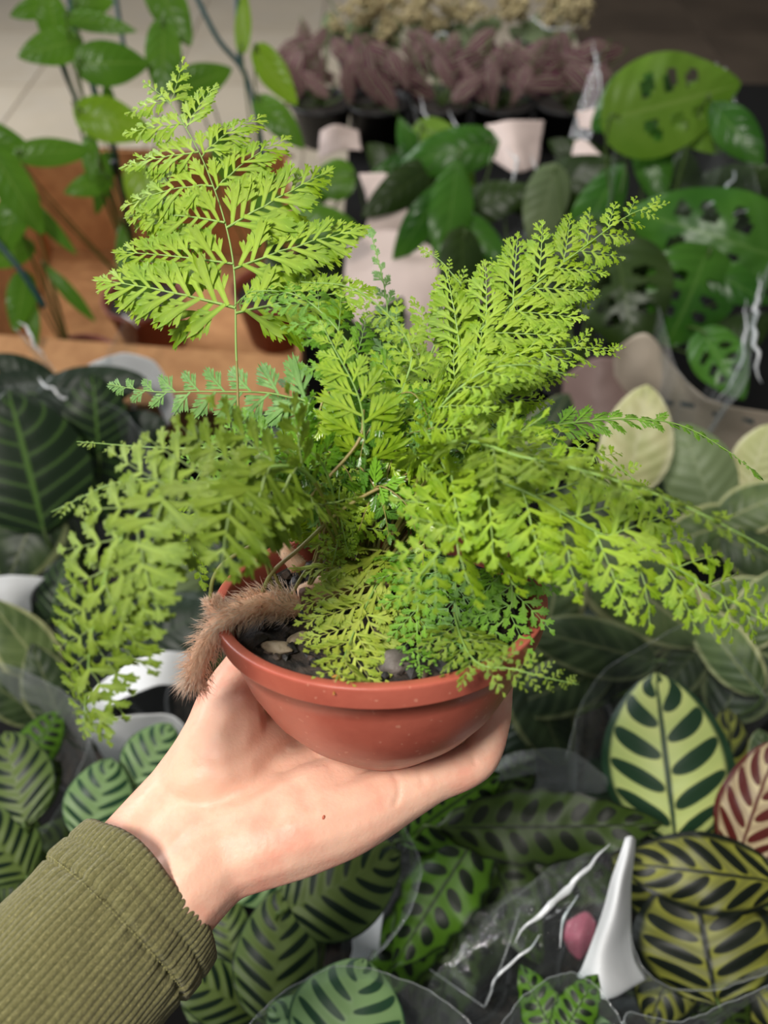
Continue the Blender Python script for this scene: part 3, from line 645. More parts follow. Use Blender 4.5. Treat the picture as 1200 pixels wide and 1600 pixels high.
LM = {
 'peacock': leafmat('peacock_leaf', 'peacock', srgb(198, 208, 128), srgb(34, 62, 40), n=5.5),
 'stripe': leafmat('striped_leaf', 'stripe', srgb(90, 108, 52), srgb(18, 37, 22), srgb(56, 86, 39), n=7, k=0.26),
 'stripe_pale': leafmat('pale_striped_leaf', 'stripe', srgb(122, 151, 99), srgb(34, 65, 43), srgb(89, 123, 72), n=6, k=0.26),
 'rattle': leafmat('blotched_leaf', 'rattle', srgb(75, 115, 23), srgb(18, 32, 12), n=8, tr=.2, k=0.08),
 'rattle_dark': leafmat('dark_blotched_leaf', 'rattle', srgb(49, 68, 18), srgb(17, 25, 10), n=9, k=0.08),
 'dark': leafmat('dark_peacock_leaf', 'dark', srgb(136, 138, 54), srgb(14, 22, 12), n=6, k=0.28),
 'burgundy': leafmat('burgundy_leaf', 'dark', srgb(206, 190, 148), srgb(88, 32, 28), n=6, tr=.25, k=0.3),
 'veined': leafmat('veined_dark_leaf', 'veined', srgb(78, 110, 48), srgb(30, 46, 28), n=7),
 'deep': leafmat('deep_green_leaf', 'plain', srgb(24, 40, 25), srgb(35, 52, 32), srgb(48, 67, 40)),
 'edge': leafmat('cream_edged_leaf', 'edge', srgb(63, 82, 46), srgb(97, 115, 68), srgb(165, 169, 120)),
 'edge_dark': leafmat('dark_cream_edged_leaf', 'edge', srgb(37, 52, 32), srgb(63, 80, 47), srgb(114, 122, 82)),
 'cream': leafmat('cream_leaf', 'edge', srgb(210, 207, 155), srgb(186, 190, 131), srgb(216, 214, 171), tr=.25),
 'pothos': leafmat('trailing_leaf', 'plain', srgb(78, 124, 32), srgb(98, 144, 42), srgb(130, 166, 70), tr=.3, rough=.3),
 'pothos_bright': leafmat('young_trailing_leaf', 'plain', srgb(128, 172, 36), srgb(146, 186, 52), srgb(170, 200, 90), tr=.4, rough=.3),
 'monstera': leafmat('holed_leaf', 'plain', srgb(47, 95, 27), srgb(71, 119, 38), srgb(101, 143, 64), tr=.22, rough=.3),
 'monstera_pale': leafmat('young_holed_leaf', 'plain', srgb(104, 146, 42), srgb(124, 162, 58), srgb(150, 180, 86), tr=.3, rough=.35),
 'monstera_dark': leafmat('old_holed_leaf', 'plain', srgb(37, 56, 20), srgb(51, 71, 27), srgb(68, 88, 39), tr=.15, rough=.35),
 'purple': leafmat('silver_purple_leaf', 'long', srgb(116, 56, 84), srgb(160, 172, 130), srgb(104, 36, 72), tr=.3),
 'sage': leafmat('sage_leaf', 'plain', srgb(105, 123, 84), srgb(123, 139, 98), srgb(140, 154, 114)),
}
m_pet = plain('petiole_green', srgb(74, 96, 40), .5); m_petr = plain('petiole_red', srgb(110, 60, 44), .5)
lr = random.Random(21)
SHAPES = {'oval': lambda u: math.sin(math.pi*u**.85)**.62 if 0 < u < 1 else 0, 'long': lambda u: math.sin(math.pi*u**.9)**.8 if 0 < u < 1 else 0,
          'heart': lambda u: math.sin(math.pi*u**.66)**.72 if 0 < u < 1 else 0, 'lance': lambda u: math.sin(math.pi*u**.7)**1.1 if 0 < u < 1 else 0}
def leaf_geo(c, T, N, L, W, shape, bend, fold, wave, holes=False, nu=18, nv=10, seed=0):
    """surface of one leaf: c centre, T direction of the tip, N the upper side. returns verts, faces, uv"""
    S = N.cross(T).normalized(); V = []; UV = []; Fc = []
    fn = SHAPES[shape]; ph = seed*1.7
    if holes: nu, nv = 30, 18
    for i in range(nu+1):
        u = i/nu; w = W/2*max(fn(u), .015)*(1+(.07*math.sin(u*46+ph) if wave > .06 else 0))
        ax = (u-.5)*L; zb = -bend*L*((u-.5)**2)*2
        for j in range(nv+1):
            q = j/nv*2-1; x = ax-(abs(q)**1.5*L*.10*(1 if shape == 'heart' and u < .3 else 0))*(1-u/.3 if u < .3 else 0); y = q*w
            z = zb+abs(q)*w*fold-q*q*w*.28+wave*W*math.sin(u*13+ph+(1.5 if q > 0 else 0))*abs(q)**2
            V.append(c+T*x+S*y+N*z); UV.append((u, (q+1)/2))
    for i in range(nu):
        for j in range(nv):
            if holes:
                u = (i+.5)/nu; q = (j+.5)/nv*2-1; hid = False
                for (hu, hq) in ((.28, .42), (.45, .45), (.62, .42), (.30, -.45), (.50, -.42), (.66, -.40)):
                    if ((u-hu-.12*(abs(q)-.42))/.050)**2+((q-hq)/.24)**2 < 1: hid = True
                if hid: continue
            a = i*(nv+1)+j; Fc.append((a, a+1, a+nv+2, a+nv+1))
    return V, Fc, UV
def add_leaf(plant, base, px, py, z, ang, L, W, mat, shape='oval', tilt=None, bend=None, fold=.12, wave=.02, holes=False, pet=True, back=None, label=None):
    """px,py: where the photograph shows the leaf's centre; z: its height above the floor; L, W in pixels there"""
    c = PZ(px, py, z); d = depth(c); k = d/F; ray = (c-CAM).normalized()
    tl = tilt if tilt is not None else (lr.uniform(-.35, .35), lr.uniform(-.1, .5))
    N = (-ray+R_*tl[0]+Vector((0, 0, 1))*tl[1]).normalized()
    a = math.radians(ang); T = R_*math.cos(a)+UP*math.sin(a); T = (T-N*T.dot(N)).normalized()
    # keep the apparent size although the leaf is tipped
    fs = max(.45, (T-ray*T.dot(ray)).length); S = N.cross(T); fw = max(.45, (S-ray*S.dot(ray)).length)
    V, Fc, UV = leaf_geo(c, T, N, L*k/fs, W*k/fw, shape, bend if bend is not None else lr.uniform(.05, .22), fold, wave, holes, seed=lr.randrange(99))
    o = link('leaf', mesh('leaf', V, Fc, LM[mat], uv=UV), plant)
    if label: o['label'] = label
    if pet and base is not None:
        b = c-T*L*k/fs*.49; m1 = b-T*L*k*.12+(base-b)*.25; pa = catmull([b+T*L*k*.04, b-T*L*k*.05, m1, base], 12)
        V, Fc = tube(pa, [.0011+.0009*i/11 for i in range(12)], 6); link('petiole', mesh('petiole', V, Fc, m_pet), plant)
    return o
def nursery_pot(plant, base, r, h, mat, soil=True):
    prof = [(0, .01), (0, r*.72), (h*.86, r*.95), (h*.86, r*1.0), (h, r*1.04), (h, r*.97), (h*.9, r*.93), (h*.84, r*.90)]
    V = []; Fc = []; n = 32
    for z, q in prof:
        for i in range(n): a = 2*math.pi*i/n; V.append(base+Vector((q*math.cos(a), q*math.sin(a), z)))
    for i in range(len(prof)-1):
        for j in range(n): j2 = (j+1) % n; Fc.append((i*n+j, i*n+j2, (i+1)*n+j2, (i+1)*n+j))
    p = link('pot', mesh('pot', V, Fc, mat), plant)
    V = [base+Vector((0, 0, h*.86))]+[base+Vector((r*.91*math.cos(2*math.pi*i/24), r*.91*math.sin(2*math.pi*i/24), h*.84)) for i in range(24)]
    link('potting_mix', mesh('potting_mix', V, [(0, 1+i, 1+(i+1) % 24) for i in range(24)], m_soil.m), plant)
m_pb = plain('pot_black', srgb(26, 26, 27), .45); m_pr = plain('pot_brown', srgb(124, 62, 44), .5)
def plant(name, label, cat, px, py, leaves, z=.70, zb=.352, r=.06, h=.10, pot=None, group=None, defaults=None, fill=0, fillmat=None, fr=110):
    """px, py: pixel under which (at height z) the plant's pot stands straight down"""
    top = PZ(px, py, z); base = Vector((top.x, top.y, zb)); t = empty(name, base, label, cat, group)
    nursery_pot(t, base, r, h, pot or m_pb); stem = base+Vector((0, 0, h*.86)); dk = dict(defaults or {})
    for l in leaves:
        x, y, ang, L, W, mat = l[:6]; kw = dict(dk); zz = z
        if len(l) > 6:
            e = dict(l[6]); zz = z+e.pop('dz', 0); kw.update(e)
        add_leaf(t, stem, x, y, zz, ang, L, W, mat, **kw)
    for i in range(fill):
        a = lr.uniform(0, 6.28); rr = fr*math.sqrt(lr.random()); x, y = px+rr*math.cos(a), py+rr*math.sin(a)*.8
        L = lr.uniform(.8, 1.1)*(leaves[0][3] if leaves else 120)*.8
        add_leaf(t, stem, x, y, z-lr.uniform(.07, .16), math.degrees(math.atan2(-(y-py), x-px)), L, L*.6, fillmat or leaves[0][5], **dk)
    return t
# ================================================================= NEIGHBOURING PLANTS
plant('potted_calathea', 'calathea with cream-and-green peacock leaf in a clear sleeve, right of the hand', 'calathea', 1050, 1260, [
    (1040, 1182, 97, 262, 200, 'peacock', dict(tilt=(0, 0), dz=.05, bend=.12, fold=.05, wave=.01)),
    (1160, 1060, 60, 150, 110, 'edge_dark', dict(dz=-.04)), (1140, 1190, 80, 170, 90, 'dark', dict(dz=-.03)), (1115, 1240, 70, 150, 100, 'deep', dict(dz=-.06)),
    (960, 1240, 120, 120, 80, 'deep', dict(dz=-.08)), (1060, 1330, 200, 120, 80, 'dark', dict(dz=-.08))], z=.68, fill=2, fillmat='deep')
plant('potted_calathea', 'calathea with a burgundy and cream leaf at the right edge, low in the picture', 'calathea', 1200, 1310, [
    (1182, 1255, 72, 210, 110, 'burgundy', dict(tilt=(-.3, .1), dz=.06, fold=.3, wave=.05)), (1225, 1200, 40, 120, 80, 'burgundy', {}), (1195, 1180, 95, 80, 50, 'edge_dark', dict(dz=.02))], z=.70)
plant('potted_calathea', 'calathea with dark yellow-striped rounded leaves in the lower right corner', 'calathea', 1100, 1440, [
    (1095, 1362, 172, 240, 120, 'dark', dict(tilt=(.1, .2), dz=.03, wave=.05)), (1100, 1462, 100, 185, 225, 'dark', dict(tilt=(0, .1), dz=.01, wave=.04)),
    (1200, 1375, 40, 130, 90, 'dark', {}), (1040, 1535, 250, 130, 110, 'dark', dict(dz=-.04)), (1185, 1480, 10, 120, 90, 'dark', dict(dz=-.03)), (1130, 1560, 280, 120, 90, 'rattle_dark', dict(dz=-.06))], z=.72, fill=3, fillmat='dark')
plant('potted_calathea', 'calathea with long wavy dark-blotched leaves directly below the fern pot', 'calathea', 740, 1400, [
    (850, 1292, 2, 360, 112, 'rattle_dark', dict(shape='long', tilt=(0, -.2), dz=.07, wave=.10, bend=.1)), (700, 1262, 35, 190, 110, 'rattle', dict(shape='long', wave=.09, dz=.05)),
    (655, 1275, 150, 120, 90, 'rattle', dict(shape='long', wave=.09, dz=.03)), (690, 1390, 240, 270, 120, 'rattle', dict(shape='long', wave=.10, dz=.03, tilt=(-.2, .2))),
    (640, 1470, 235, 220, 100, 'rattle', dict(shape='long', wave=.10, dz=-.02)), (790, 1390, 300, 220, 100, 'rattle_dark', dict(shape='long', wave=.1, dz=-.04)),
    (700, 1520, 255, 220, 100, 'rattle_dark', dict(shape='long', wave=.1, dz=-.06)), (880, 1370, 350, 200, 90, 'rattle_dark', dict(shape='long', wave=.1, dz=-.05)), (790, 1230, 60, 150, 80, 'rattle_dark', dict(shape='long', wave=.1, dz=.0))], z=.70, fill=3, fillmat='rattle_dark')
plant('potted_calathea', 'small calathea with bright blotched leaves at the bottom edge, right of centre', 'calathea', 880, 1600, [
    (850, 1585, 120, 150, 75, 'rattle', dict(shape='long', wave=.08, dz=.07)), (900, 1580, 60, 130, 65, 'rattle', dict(shape='long', wave=.08, dz=.08)), (900, 1620, 10, 120, 80, 'stripe_pale', dict(dz=.05))], z=.70)
plant('potted_calathea', 'green-striped calathea whose rounded leaves fan out below the wrist', 'calathea', 460, 1470, [
    (535, 1378, 28, 205, 158, 'stripe', dict(tilt=(0, .1), dz=.05, wave=.02)), (432, 1492, 86, 190, 135, 'stripe', dict(tilt=(0, .1), dz=.04)),
    (428, 1368, 200, 150, 95, 'stripe_pale', dict(dz=.01)), (335, 1548, 150, 170, 90, 'stripe', dict(dz=.03, tilt=(.2, .2))), (330, 1590, 130, 150, 60, 'stripe', dict(dz=.0)),
    (500, 1290, 80, 90, 60, 'stripe_pale', dict(dz=.02)), (355, 1450, 100, 120, 70, 'stripe', dict(dz=-.06))], z=.70, fill=2, fillmat='stripe', fr=80)
plant('potted_calathea', 'pale green striped calathea under clear film at the bottom edge', 'calathea', 540, 1610, [
    (545, 1590, 75, 170, 190, 'stripe_pale', dict(tilt=(0, .1), dz=.08, wave=.03)), (470, 1610, 150, 130, 100, 'stripe_pale', dict(dz=.06))], z=.70)
plant('potted_calathea', 'pale striped calathea half hidden behind the forearm, left of the wrist', 'calathea', 200, 1260, [
    (238, 1180, 60, 110, 92, 'stripe_pale', dict(tilt=(0, .1), dz=.04)), (155, 1248, 75, 125, 105, 'stripe_pale', dict(tilt=(0, .1), dz=.05)), (250, 1250, 20, 100, 80, 'stripe', dict(dz=-.02)), (110, 1320, 170, 120, 90, 'stripe', dict(dz=-.03))], z=.68, fill=2, fillmat='stripe', fr=70)
plant('potted_calathea', 'green calathea with dark ovals at the left edge above the sleeve', 'calathea', 10, 1280, [
    (22, 1215, 110, 150, 110, 'stripe', dict(dz=.06)), (0, 1320, 130, 140, 110, 'stripe', dict(dz=.05)), (60, 1370, 40, 120, 90, 'stripe', dict(dz=-.02)), (60, 1160, 60, 110, 70, 'rattle', dict(dz=-.02))], z=.68, fill=2, fillmat='rattle_dark', fr=80)
plant('potted_prayer_plant', 'dark calathea with light-veined leaf at the left edge, level with the fern crown', 'calathea', 60, 740, [
    (42, 722, 105, 230, 190, 'veined', dict(tilt=(.1, .1), dz=.04, bend=.1)), (150, 650, 95, 130, 100, 'veined', dict(dz=.03, tilt=(0, -.1))), (38, 622, 170, 150, 90, 'deep', dict(dz=.0)),
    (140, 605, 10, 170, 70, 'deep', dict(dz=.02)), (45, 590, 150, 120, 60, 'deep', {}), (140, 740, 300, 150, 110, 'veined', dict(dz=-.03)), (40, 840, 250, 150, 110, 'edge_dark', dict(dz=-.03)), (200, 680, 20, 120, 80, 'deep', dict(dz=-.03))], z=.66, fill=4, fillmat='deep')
plant('potted_calathea', 'calathea with cream-streaked leaves at the left edge, below the white paper corner', 'calathea', 60, 1030, [
    (40, 1010, 130, 190, 90, 'edge', dict(shape='long')), (75, 1075, 110, 150, 80, 'edge_dark', dict(shape='long')), (20, 1090, 150, 130, 70, 'edge_dark', {}), (130, 990, 60, 130, 80, 'deep', dict(dz=-.03)), (90, 920, 80, 110, 60, 'veined', dict(dz=-.03))], z=.66, fill=4, fillmat='deep')
plant('potted_calathea', 'dull green broad-leaved calathea standing behind the furry rhizome', 'calathea', 290, 960, [
    (285, 975, 30, 150, 110, 'deep', dict(dz=.02)), (270, 890, 80, 130, 100, 'sage', dict(dz=-.02)), (355, 850, 60, 140, 90, 'veined', dict(dz=-.02)), (330, 1030, 300, 130, 90, 'monstera_dark', dict(dz=-.03)), (220, 1010, 200, 130, 80, 'deep', dict(dz=-.05)), (300, 800, 110, 120, 80, 'deep', dict(dz=-.04))], z=.64, fill=6, fillmat='deep', fr=140)
plant('potted_variegated_plant', 'plant with an upright pale cream leaf, right of the fern', 'plant', 1010, 780, [
    (995, 690, 80, 180, 112, 'cream', dict(tilt=(0, 0), dz=.07, fold=.25)), (1092, 735, 110, 160, 110, 'sage', dict(dz=.03)), (1185, 715, 70, 110, 80, 'cream', dict(dz=.05)), (1180, 790, 20, 130, 80, 'edge', dict(dz=.03)),
    (1100, 830, 200, 150, 80, 'edge', dict(dz=.0)), (1060, 790, 340, 160, 90, 'deep', dict(dz=-.04)), (1190, 870, 330, 130, 80, 'edge_dark', {}), (930, 800, 150, 120, 80, 'edge_dark', {})], z=.66, fill=5, fillmat='deep')
plant('potted_variegated_plant', 'plant with cream-edged green leaves right behind the pot rim', 'plant', 940, 980, [
    (1000, 925, 322, 250, 140, 'edge', dict(tilt=(0, .1), dz=.04, wave=.05)), (868, 920, 80, 210, 95, 'edge', dict(dz=.02, wave=.04)), (925, 1008, 165, 210, 95, 'edge_dark', dict(dz=.02, wave=.05)),
    (870, 1075, 200, 180, 90, 'edge_dark', dict(dz=-.02)), (850, 1115, 290, 170, 100, 'edge_dark', dict(dz=-.04)), (990, 1000, 10, 150, 70, 'edge', dict(dz=.0)), (850, 1000, 120, 150, 80, 'edge_dark', dict(dz=-.05)), (820, 1160, 250, 120, 60, 'deep', dict(dz=-.06))], z=.66, fill=5, fillmat='deep')
plant('potted_variegated_plant', 'plant with pale curled leaf under clear film at the right edge', 'plant', 1140, 990, [
    (1130, 1010, 130, 170, 80, 'edge', dict(dz=.03, wave=.04)), (1085, 960, 110, 130, 70, 'cream', dict(dz=.02)), (1190, 950, 60, 150, 80, 'edge', dict(dz=.03)), (1180, 1050, 340, 130, 70, 'edge_dark', dict(dz=.0)), (1060, 1050, 230, 130, 70, 'edge_dark', dict(dz=-.02)), (1150, 930, 10, 120, 60, 'edge', {})], z=.66, fill=4, fillmat='deep')
hd = dict(shape='heart', wave=.03, fold=.12)
H = dict(holes=True)
plant('potted_monstera', 'split-leaf climber with pale holed leaves at the upper right, tallest of its kind', 'monstera', 1060, 330, [
    (1060, 158, 15, 190, 150, 'monstera_pale', dict(dz=.14, **H)), (975, 160, 210, 120, 90, 'monstera', dict(dz=.10, **H)), (1100, 190, 300, 110, 90, 'monstera_pale', dict(dz=.10)), (1150, 205, 310, 130, 60, 'monstera', dict(dz=.12, shape='long')),
    (1095, 362, 160, 250, 150, 'monstera', dict(tilt=(-.1, .2), dz=.03, **H)), (1075, 470, 250, 150, 140, 'monstera', dict(dz=-.02, **H)), (1140, 440, 330, 140, 60, 'monstera', dict(shape='long')), (1020, 250, 280, 140, 60, 'monstera', dict(shape='long', dz=.04)), (1130, 570, 300, 120, 80, 'monstera', dict(dz=-.04, **H)), (1160, 520, 30, 110, 70, 'monstera_dark', dict(dz=-.05))],
    z=.70, defaults=hd, fill=3, fillmat='monstera_dark', r=.07, h=.12)
plant('potted_monstera', 'split-leaf climber with large dark leaves, left of the beige wrap at the right', 'monstera', 940, 420, [
    (978, 468, 280, 170, 150, 'monstera_dark', dict(dz=.0, **H)), (880, 290, 20, 180, 80, 'monstera_dark', dict(shape='long')), (930, 330, 240, 170, 70, 'monstera', dict(shape='long')), (850, 330, 260, 120, 70, 'sage', {}), (990, 390, 60, 130, 80, 'monstera_dark', {}), (910, 250, 150, 120, 60, 'monstera_dark', {}), (870, 400, 200, 150, 80, 'monstera_dark', {})],
    z=.68, defaults=hd, fill=4, fillmat='monstera_dark', r=.07, h=.12)
plant('potted_monstera', 'split-leaf climber with narrow arching leaves wrapped in pinkish paper behind the fern', 'monstera', 680, 330, [
    (690, 240, 190, 150, 70, 'monstera', dict(dz=.05)), (640, 262, 20, 150, 50, 'monstera', dict(shape='long')), (705, 330, 262, 170, 70, 'monstera', dict(shape='long', dz=.04)), (655, 350, 240, 150, 50, 'monstera', dict(shape='long')), (745, 370, 320, 140, 55, 'monstera', dict(shape='long')),
    (640, 225, 110, 90, 40, 'monstera', dict(dz=.04)), (700, 270, 300, 150, 90, 'monstera_pale', dict(**H)), (620, 300, 215, 130, 60, 'monstera_dark', {}), (780, 310, 10, 120, 60, 'monstera_dark', {}), (720, 440, 270, 140, 70, 'monstera_dark', {})], z=.66, defaults=hd, fill=3, fillmat='monstera_dark', r=.07, h=.12)
plant('potted_monstera', 'dark leafy climber filling the gap straight behind the fern crown', 'monstera', 560, 470, [
    (500, 500, 150, 130, 70, 'monstera_dark', {}), (450, 430, 120, 130, 70, 'monstera_dark', {}), (600, 520, 60, 130, 70, 'monstera_dark', {}), (850, 560, 20, 140, 80, 'monstera_dark', {}), (760, 600, 60, 140, 80, 'monstera_dark', {})], z=.60, defaults=hd, fill=6, fillmat='monstera_dark', r=.07, h=.12)
# ---- trailing plants in hanging pots, standing in the carton at the upper left
def hanging(label, px, py, z, zb, leaves, cords, clip, hook):
    t = plant('hanging_pothos', label, 'pothos', px, py, leaves, z=z, zb=zb, r=.085, h=.13, pot=m_pr, defaults=dict(shape='heart', fold=.15, wave=.02))
    for a, b in cords:
        pa = catmull([P(*q) for q in a] if b is None else [P(*a), P(*b)], 20); V, Fc = tube(pa, .0046, 8); link('hanger_cord', mesh('hanger_cord', V, Fc, m_cord), t)
    for q in clip:
        c = P(*q); V, Fc = tube([c+Vector((0, 0, .014)), c+Vector((0, 0, .010)), c-Vector((0, 0, .010)), c-Vector((0, 0, .014))], [.006, .009, .009, .006], 10); link('clip', mesh('clip', V, Fc, m_clip), t)
    return t
m_cord = plain('cord_teal', srgb(22, 66, 66), .45); m_clip = plain('clip_black', srgb(34, 36, 42), .3)
hanging('trailing green plant on teal hanger cords, standing in the carton at upper left', 170, 268, .66, .262, [
    (75, 75, 200, 95, 52, 'pothos', dict(dz=.22)), (182, 98, 5, 105, 64, 'pothos', dict(dz=.22)), (160, 36, 350, 100, 30, 'pothos', dict(dz=.25)), (82, 22, 100, 70, 52, 'pothos', dict(dz=.25)), (150, 5, 10, 60, 36, 'pothos', dict(dz=.25)),
    (255, 100, 270, 110, 56, 'pothos', dict(dz=.2)), (184, 190, 350, 110, 66, 'pothos_bright', dict(dz=.15)), (135, 168, 350, 36, 22, 'pothos_bright', dict(dz=.16, shape='long')), (92, 237, 5, 110, 42, 'pothos', dict(dz=.12)), (18, 228, 330, 100, 44, 'pothos', dict(dz=.12)),
    (140, 250, 270, 70, 26, 'pothos', dict(dz=.1)), (232, 318, 290, 110, 56, 'pothos_bright', dict(dz=.05)), (135, 290, 200, 70, 36, 'pothos', dict(dz=.05)), (170, 155, 100, 60, 22, 'pothos', dict(dz=.16)), (210, 440, 100, 90, 50, 'pothos', dict(dz=-.15)), (160, 290, 260, 90, 30, 'pothos', dict(dz=0)), (195, 410, 275, 120, 26, 'pothos', dict(dz=-.1, shape='long')), (45, 15, 200, 60, 30, 'pothos', dict(dz=.24))],
    [(((75, -20, 1.30), (90, 80, 1.33), (125, 170, 1.38), (150, 240, 1.42)), None), (((105, -20, 1.28), (120, 60, 1.30), (150, 150, 1.34), (185, 265, 1.40), (215, 420, 1.6)), None), (((178, -20, 1.5), (195, 80, 1.52), (205, 110, 1.54)), None)], [(182, 262, 1.39)], None)
hanging('trailing green plant with small bright leaves under black cord clip, nearest the tall frond', 400, 255, .66, .262, [
    (268, 18, 300, 100, 60, 'pothos', dict(dz=.24)), (320, 125, 20, 95, 52, 'pothos', dict(dz=.18)), (432, 122, 300, 95, 46, 'pothos_bright', dict(dz=.2)), (440, 192, 315, 95, 46, 'pothos', dict(dz=.16)), (380, 30, 85, 80, 26, 'pothos_bright', dict(dz=.25)),
    (515, 282, 190, 70, 60, 'pothos', dict(dz=.05)), (520, 355, 350, 105, 60, 'pothos', dict(dz=.02)), (455, 360, 200, 70, 46, 'pothos', dict(dz=.0)), (415, 320, 100, 90, 56, 'pothos', dict(dz=.05)), (300, 150, 260, 80, 40, 'pothos', dict(dz=.12)), (480, 300, 180, 60, 40, 'pothos', {}), (350, 250, 280, 80, 40, 'pothos', {})],
    [(((300, -20, 1.35), (340, 60, 1.36), (380, 110, 1.38), (400, 180, 1.4), (415, 260, 1.42)), None), (((240, -20, 1.6), (255, 80, 1.62), (265, 135, 1.64)), None), (((370, -20, 1.4), (372, 60, 1.41), (376, 100, 1.42)), None), (((256, -20, 1.6), (270, 90, 1.62)), None)], [(376, 68, 1.40)], None)
hanging('trailing green plant at the left edge beside the carton corner', 50, 400, .62, .262, [
    (30, 305, 305, 130, 60, 'pothos', dict(dz=.12)), (15, 350, 250, 110, 50, 'pothos', dict(dz=.08)), (70, 345, 320, 130, 26, 'pothos', dict(dz=.05, shape='long')), (32, 475, 260, 90, 44, 'pothos', dict(dz=-.02)), (110, 460, 310, 110, 22, 'pothos', dict(dz=0, shape='long')), (10, 400, 200, 80, 40, 'pothos', {}), (50, 500, 275, 80, 22, 'pothos', dict(dz=-.05, shape='long'))],
    [(((-20, 360, 1.2), (30, 420, 1.22), (70, 480, 1.25)), None)], [], None)
# ---- carton
m_card = Mat('cardboard'); m_card.set(Base_Color=m_card.mix(m_card.noise(30, 3).step(.3, .7), srgb(196, 146, 98), srgb(178, 128, 84)), Roughness=.85)
ct = empty('cardboard_carton', (-.43, 1.42, .252), 'open tan cardboard carton holding the trailing plants at left', 'box')
A_, B_, C_, D_ = Vector((-.74, 1.10, 0)), Vector((-.14, 1.03, 0)), Vector((-.22, 1.76, 0)), Vector((-.86, 1.80, 0)); ZT = .52
for a, b, nm in ((A_, B_, 'front_panel'), (B_, C_, 'side_panel'), (C_, D_, 'back_panel'), (D_, A_, 'side_panel')):
    t = (b-a).normalized(); n = Vector((-t.y, t.x, 0))*.006; z0, z1 = Vector((0, 0, .262)), Vector((0, 0, ZT)); V = [a+z0, b+z0, b+z1, a+z1]; V += [v+n for v in V]
    link(nm, mesh(nm, V, [(0, 1, 2, 3), (7, 6, 5, 4), (0, 4, 5, 1), (1, 5, 6, 2), (2, 6, 7, 3), (3, 7, 4, 0)], m_card.m, False), ct)
    if nm in ('front_panel', 'back_panel'):
        o2 = -n.normalized()*.09*(1 if nm == 'front_panel' else 1)+Vector((0, 0, -.05)); V = [a+z1, b+z1, b+z1+o2, a+z1+o2]; V += [v+Vector((0, 0, .005)) for v in V]
        link('flap', mesh('flap', V, [(0, 1, 2, 3), (7, 6, 5, 4), (0, 4, 5, 1), (1, 5, 6, 2), (2, 6, 7, 3), (3, 7, 4, 0)], m_card.m, False), ct)
V = [A_, B_, C_, D_]; V = [v+Vector((0, 0, .254)) for v in V]+[v+Vector((0, 0, .260)) for v in V]
link('base_panel', mesh('base_panel', V, [(3, 2, 1, 0), (4, 5, 6, 7), (0, 1, 5, 4), (1, 2, 6, 5), (2, 3, 7, 6), (3, 0, 4, 7)], m_card.m, False), ct)
# ---- back row: purple-leaved plants and pale seed-headed plants in black pots
bk = random.Random(8)
for i, (px, lab) in enumerate(((500, 'leftmost of the silver-and-purple leaved plants at the back'), (590, 'second silver-and-purple leaved plant from the left at the back'), (690, 'middle silver-and-purple leaved plant at the back'), (790, 'fourth silver-and-purple leaved plant from the left at the back'), (890, 'rightmost of the silver-and-purple leaved plants at the back'))):
    lv = [(px+bk.uniform(-55, 55), 100+bk.uniform(-32, 36), bk.uniform(0, 360), bk.uniform(58, 84), bk.uniform(20, 28), 'purple', dict(dz=bk.uniform(-.04, .06))) for _ in range(19)]
    plant('potted_tradescantia', lab, 'tradescantia', px, 120, lv, z=.52, r=.085, h=.11, defaults=dict(shape='lance', fold=.2, wave=.03), group='silver-and-purple leaved plants at the back')
m_bud = Mat('dry_buds'); m_bud.set(Base_Color=m_bud.mix(m_bud.noise(30, 2).step(.3, .7), srgb(190, 176, 132), srgb(158, 142, 104)), Roughness=.8)
for px, lab in ((560, 'leftmost plant with beige bud clusters at the top edge'), (700, 'middle plant with beige bud clusters at the top edge'), (850, 'rightmost plant with beige bud clusters at the top edge')):
    top = PZ(px, 20, .52); base = Vector((top.x, top.y, .352)); t = empty('budding_plant', base, lab, 'plant', 'plants with beige buds at the top edge'); nursery_pot(t, base, .085, .11, m_pb)
    mb = MB(); ms = MB()
    for k in range(16):
        h = top+Vector((bk.uniform(-.13, .13), bk.uniform(-.1, .1), bk.uniform(-.03, .05))); ms.add(*tube([base+Vector((0, 0, .09)), base.lerp(h, .6)+Vector((0, 0, .03)), h], .0022, 5))
        for q in range(26):
            V, Fc = rock(q, .0065, .0065, .0075, .2, 1); p = h+Vector((bk.gauss(0, .018), bk.gauss(0, .018), bk.gauss(0, .010))); mb.add([v+p for v in V], Fc)
    props(link('bud_cluster', mb.mesh('bud_cluster', m_bud.m), t), kind='stuff'); link('stem', ms.mesh('stem', m_pet), t)
    for k in range(7): add_leaf(t, None, px+bk.uniform(-60, 60), 50+bk.uniform(-10, 20), .46, bk.uniform(0, 360), 50, 26, 'sage', pet=False)

plant('potted_calathea', 'dark calathea almost hidden straight behind the fern pot', 'calathea', 640, 960, [(600, 900, 120, 170, 110, 'deep'), (700, 930, 40, 170, 110, 'edge_dark'), (640, 1030, 260, 160, 100, 'deep'), (560, 1000, 200, 150, 100, 'veined')], z=.62, fill=5, fillmat='deep', fr=110)
plant('potted_calathea', 'dark calathea glimpsed between the fern stems above the pot rim', 'calathea', 480, 740, [(440, 700, 140, 160, 100, 'deep'), (530, 720, 40, 160, 100, 'veined'), (480, 800, 280, 150, 90, 'deep')], z=.62, fill=5, fillmat='deep', fr=110)
plant('potted_variegated_plant', 'leafy plant glimpsed through the right half of the fern', 'plant', 750, 760, [(720, 700, 110, 160, 90, 'edge_dark'), (800, 740, 30, 170, 90, 'edge'), (750, 820, 280, 150, 90, 'edge_dark'), (850, 680, 60, 150, 80, 'edge_dark')], z=.62, fill=5, fillmat='deep', fr=110)
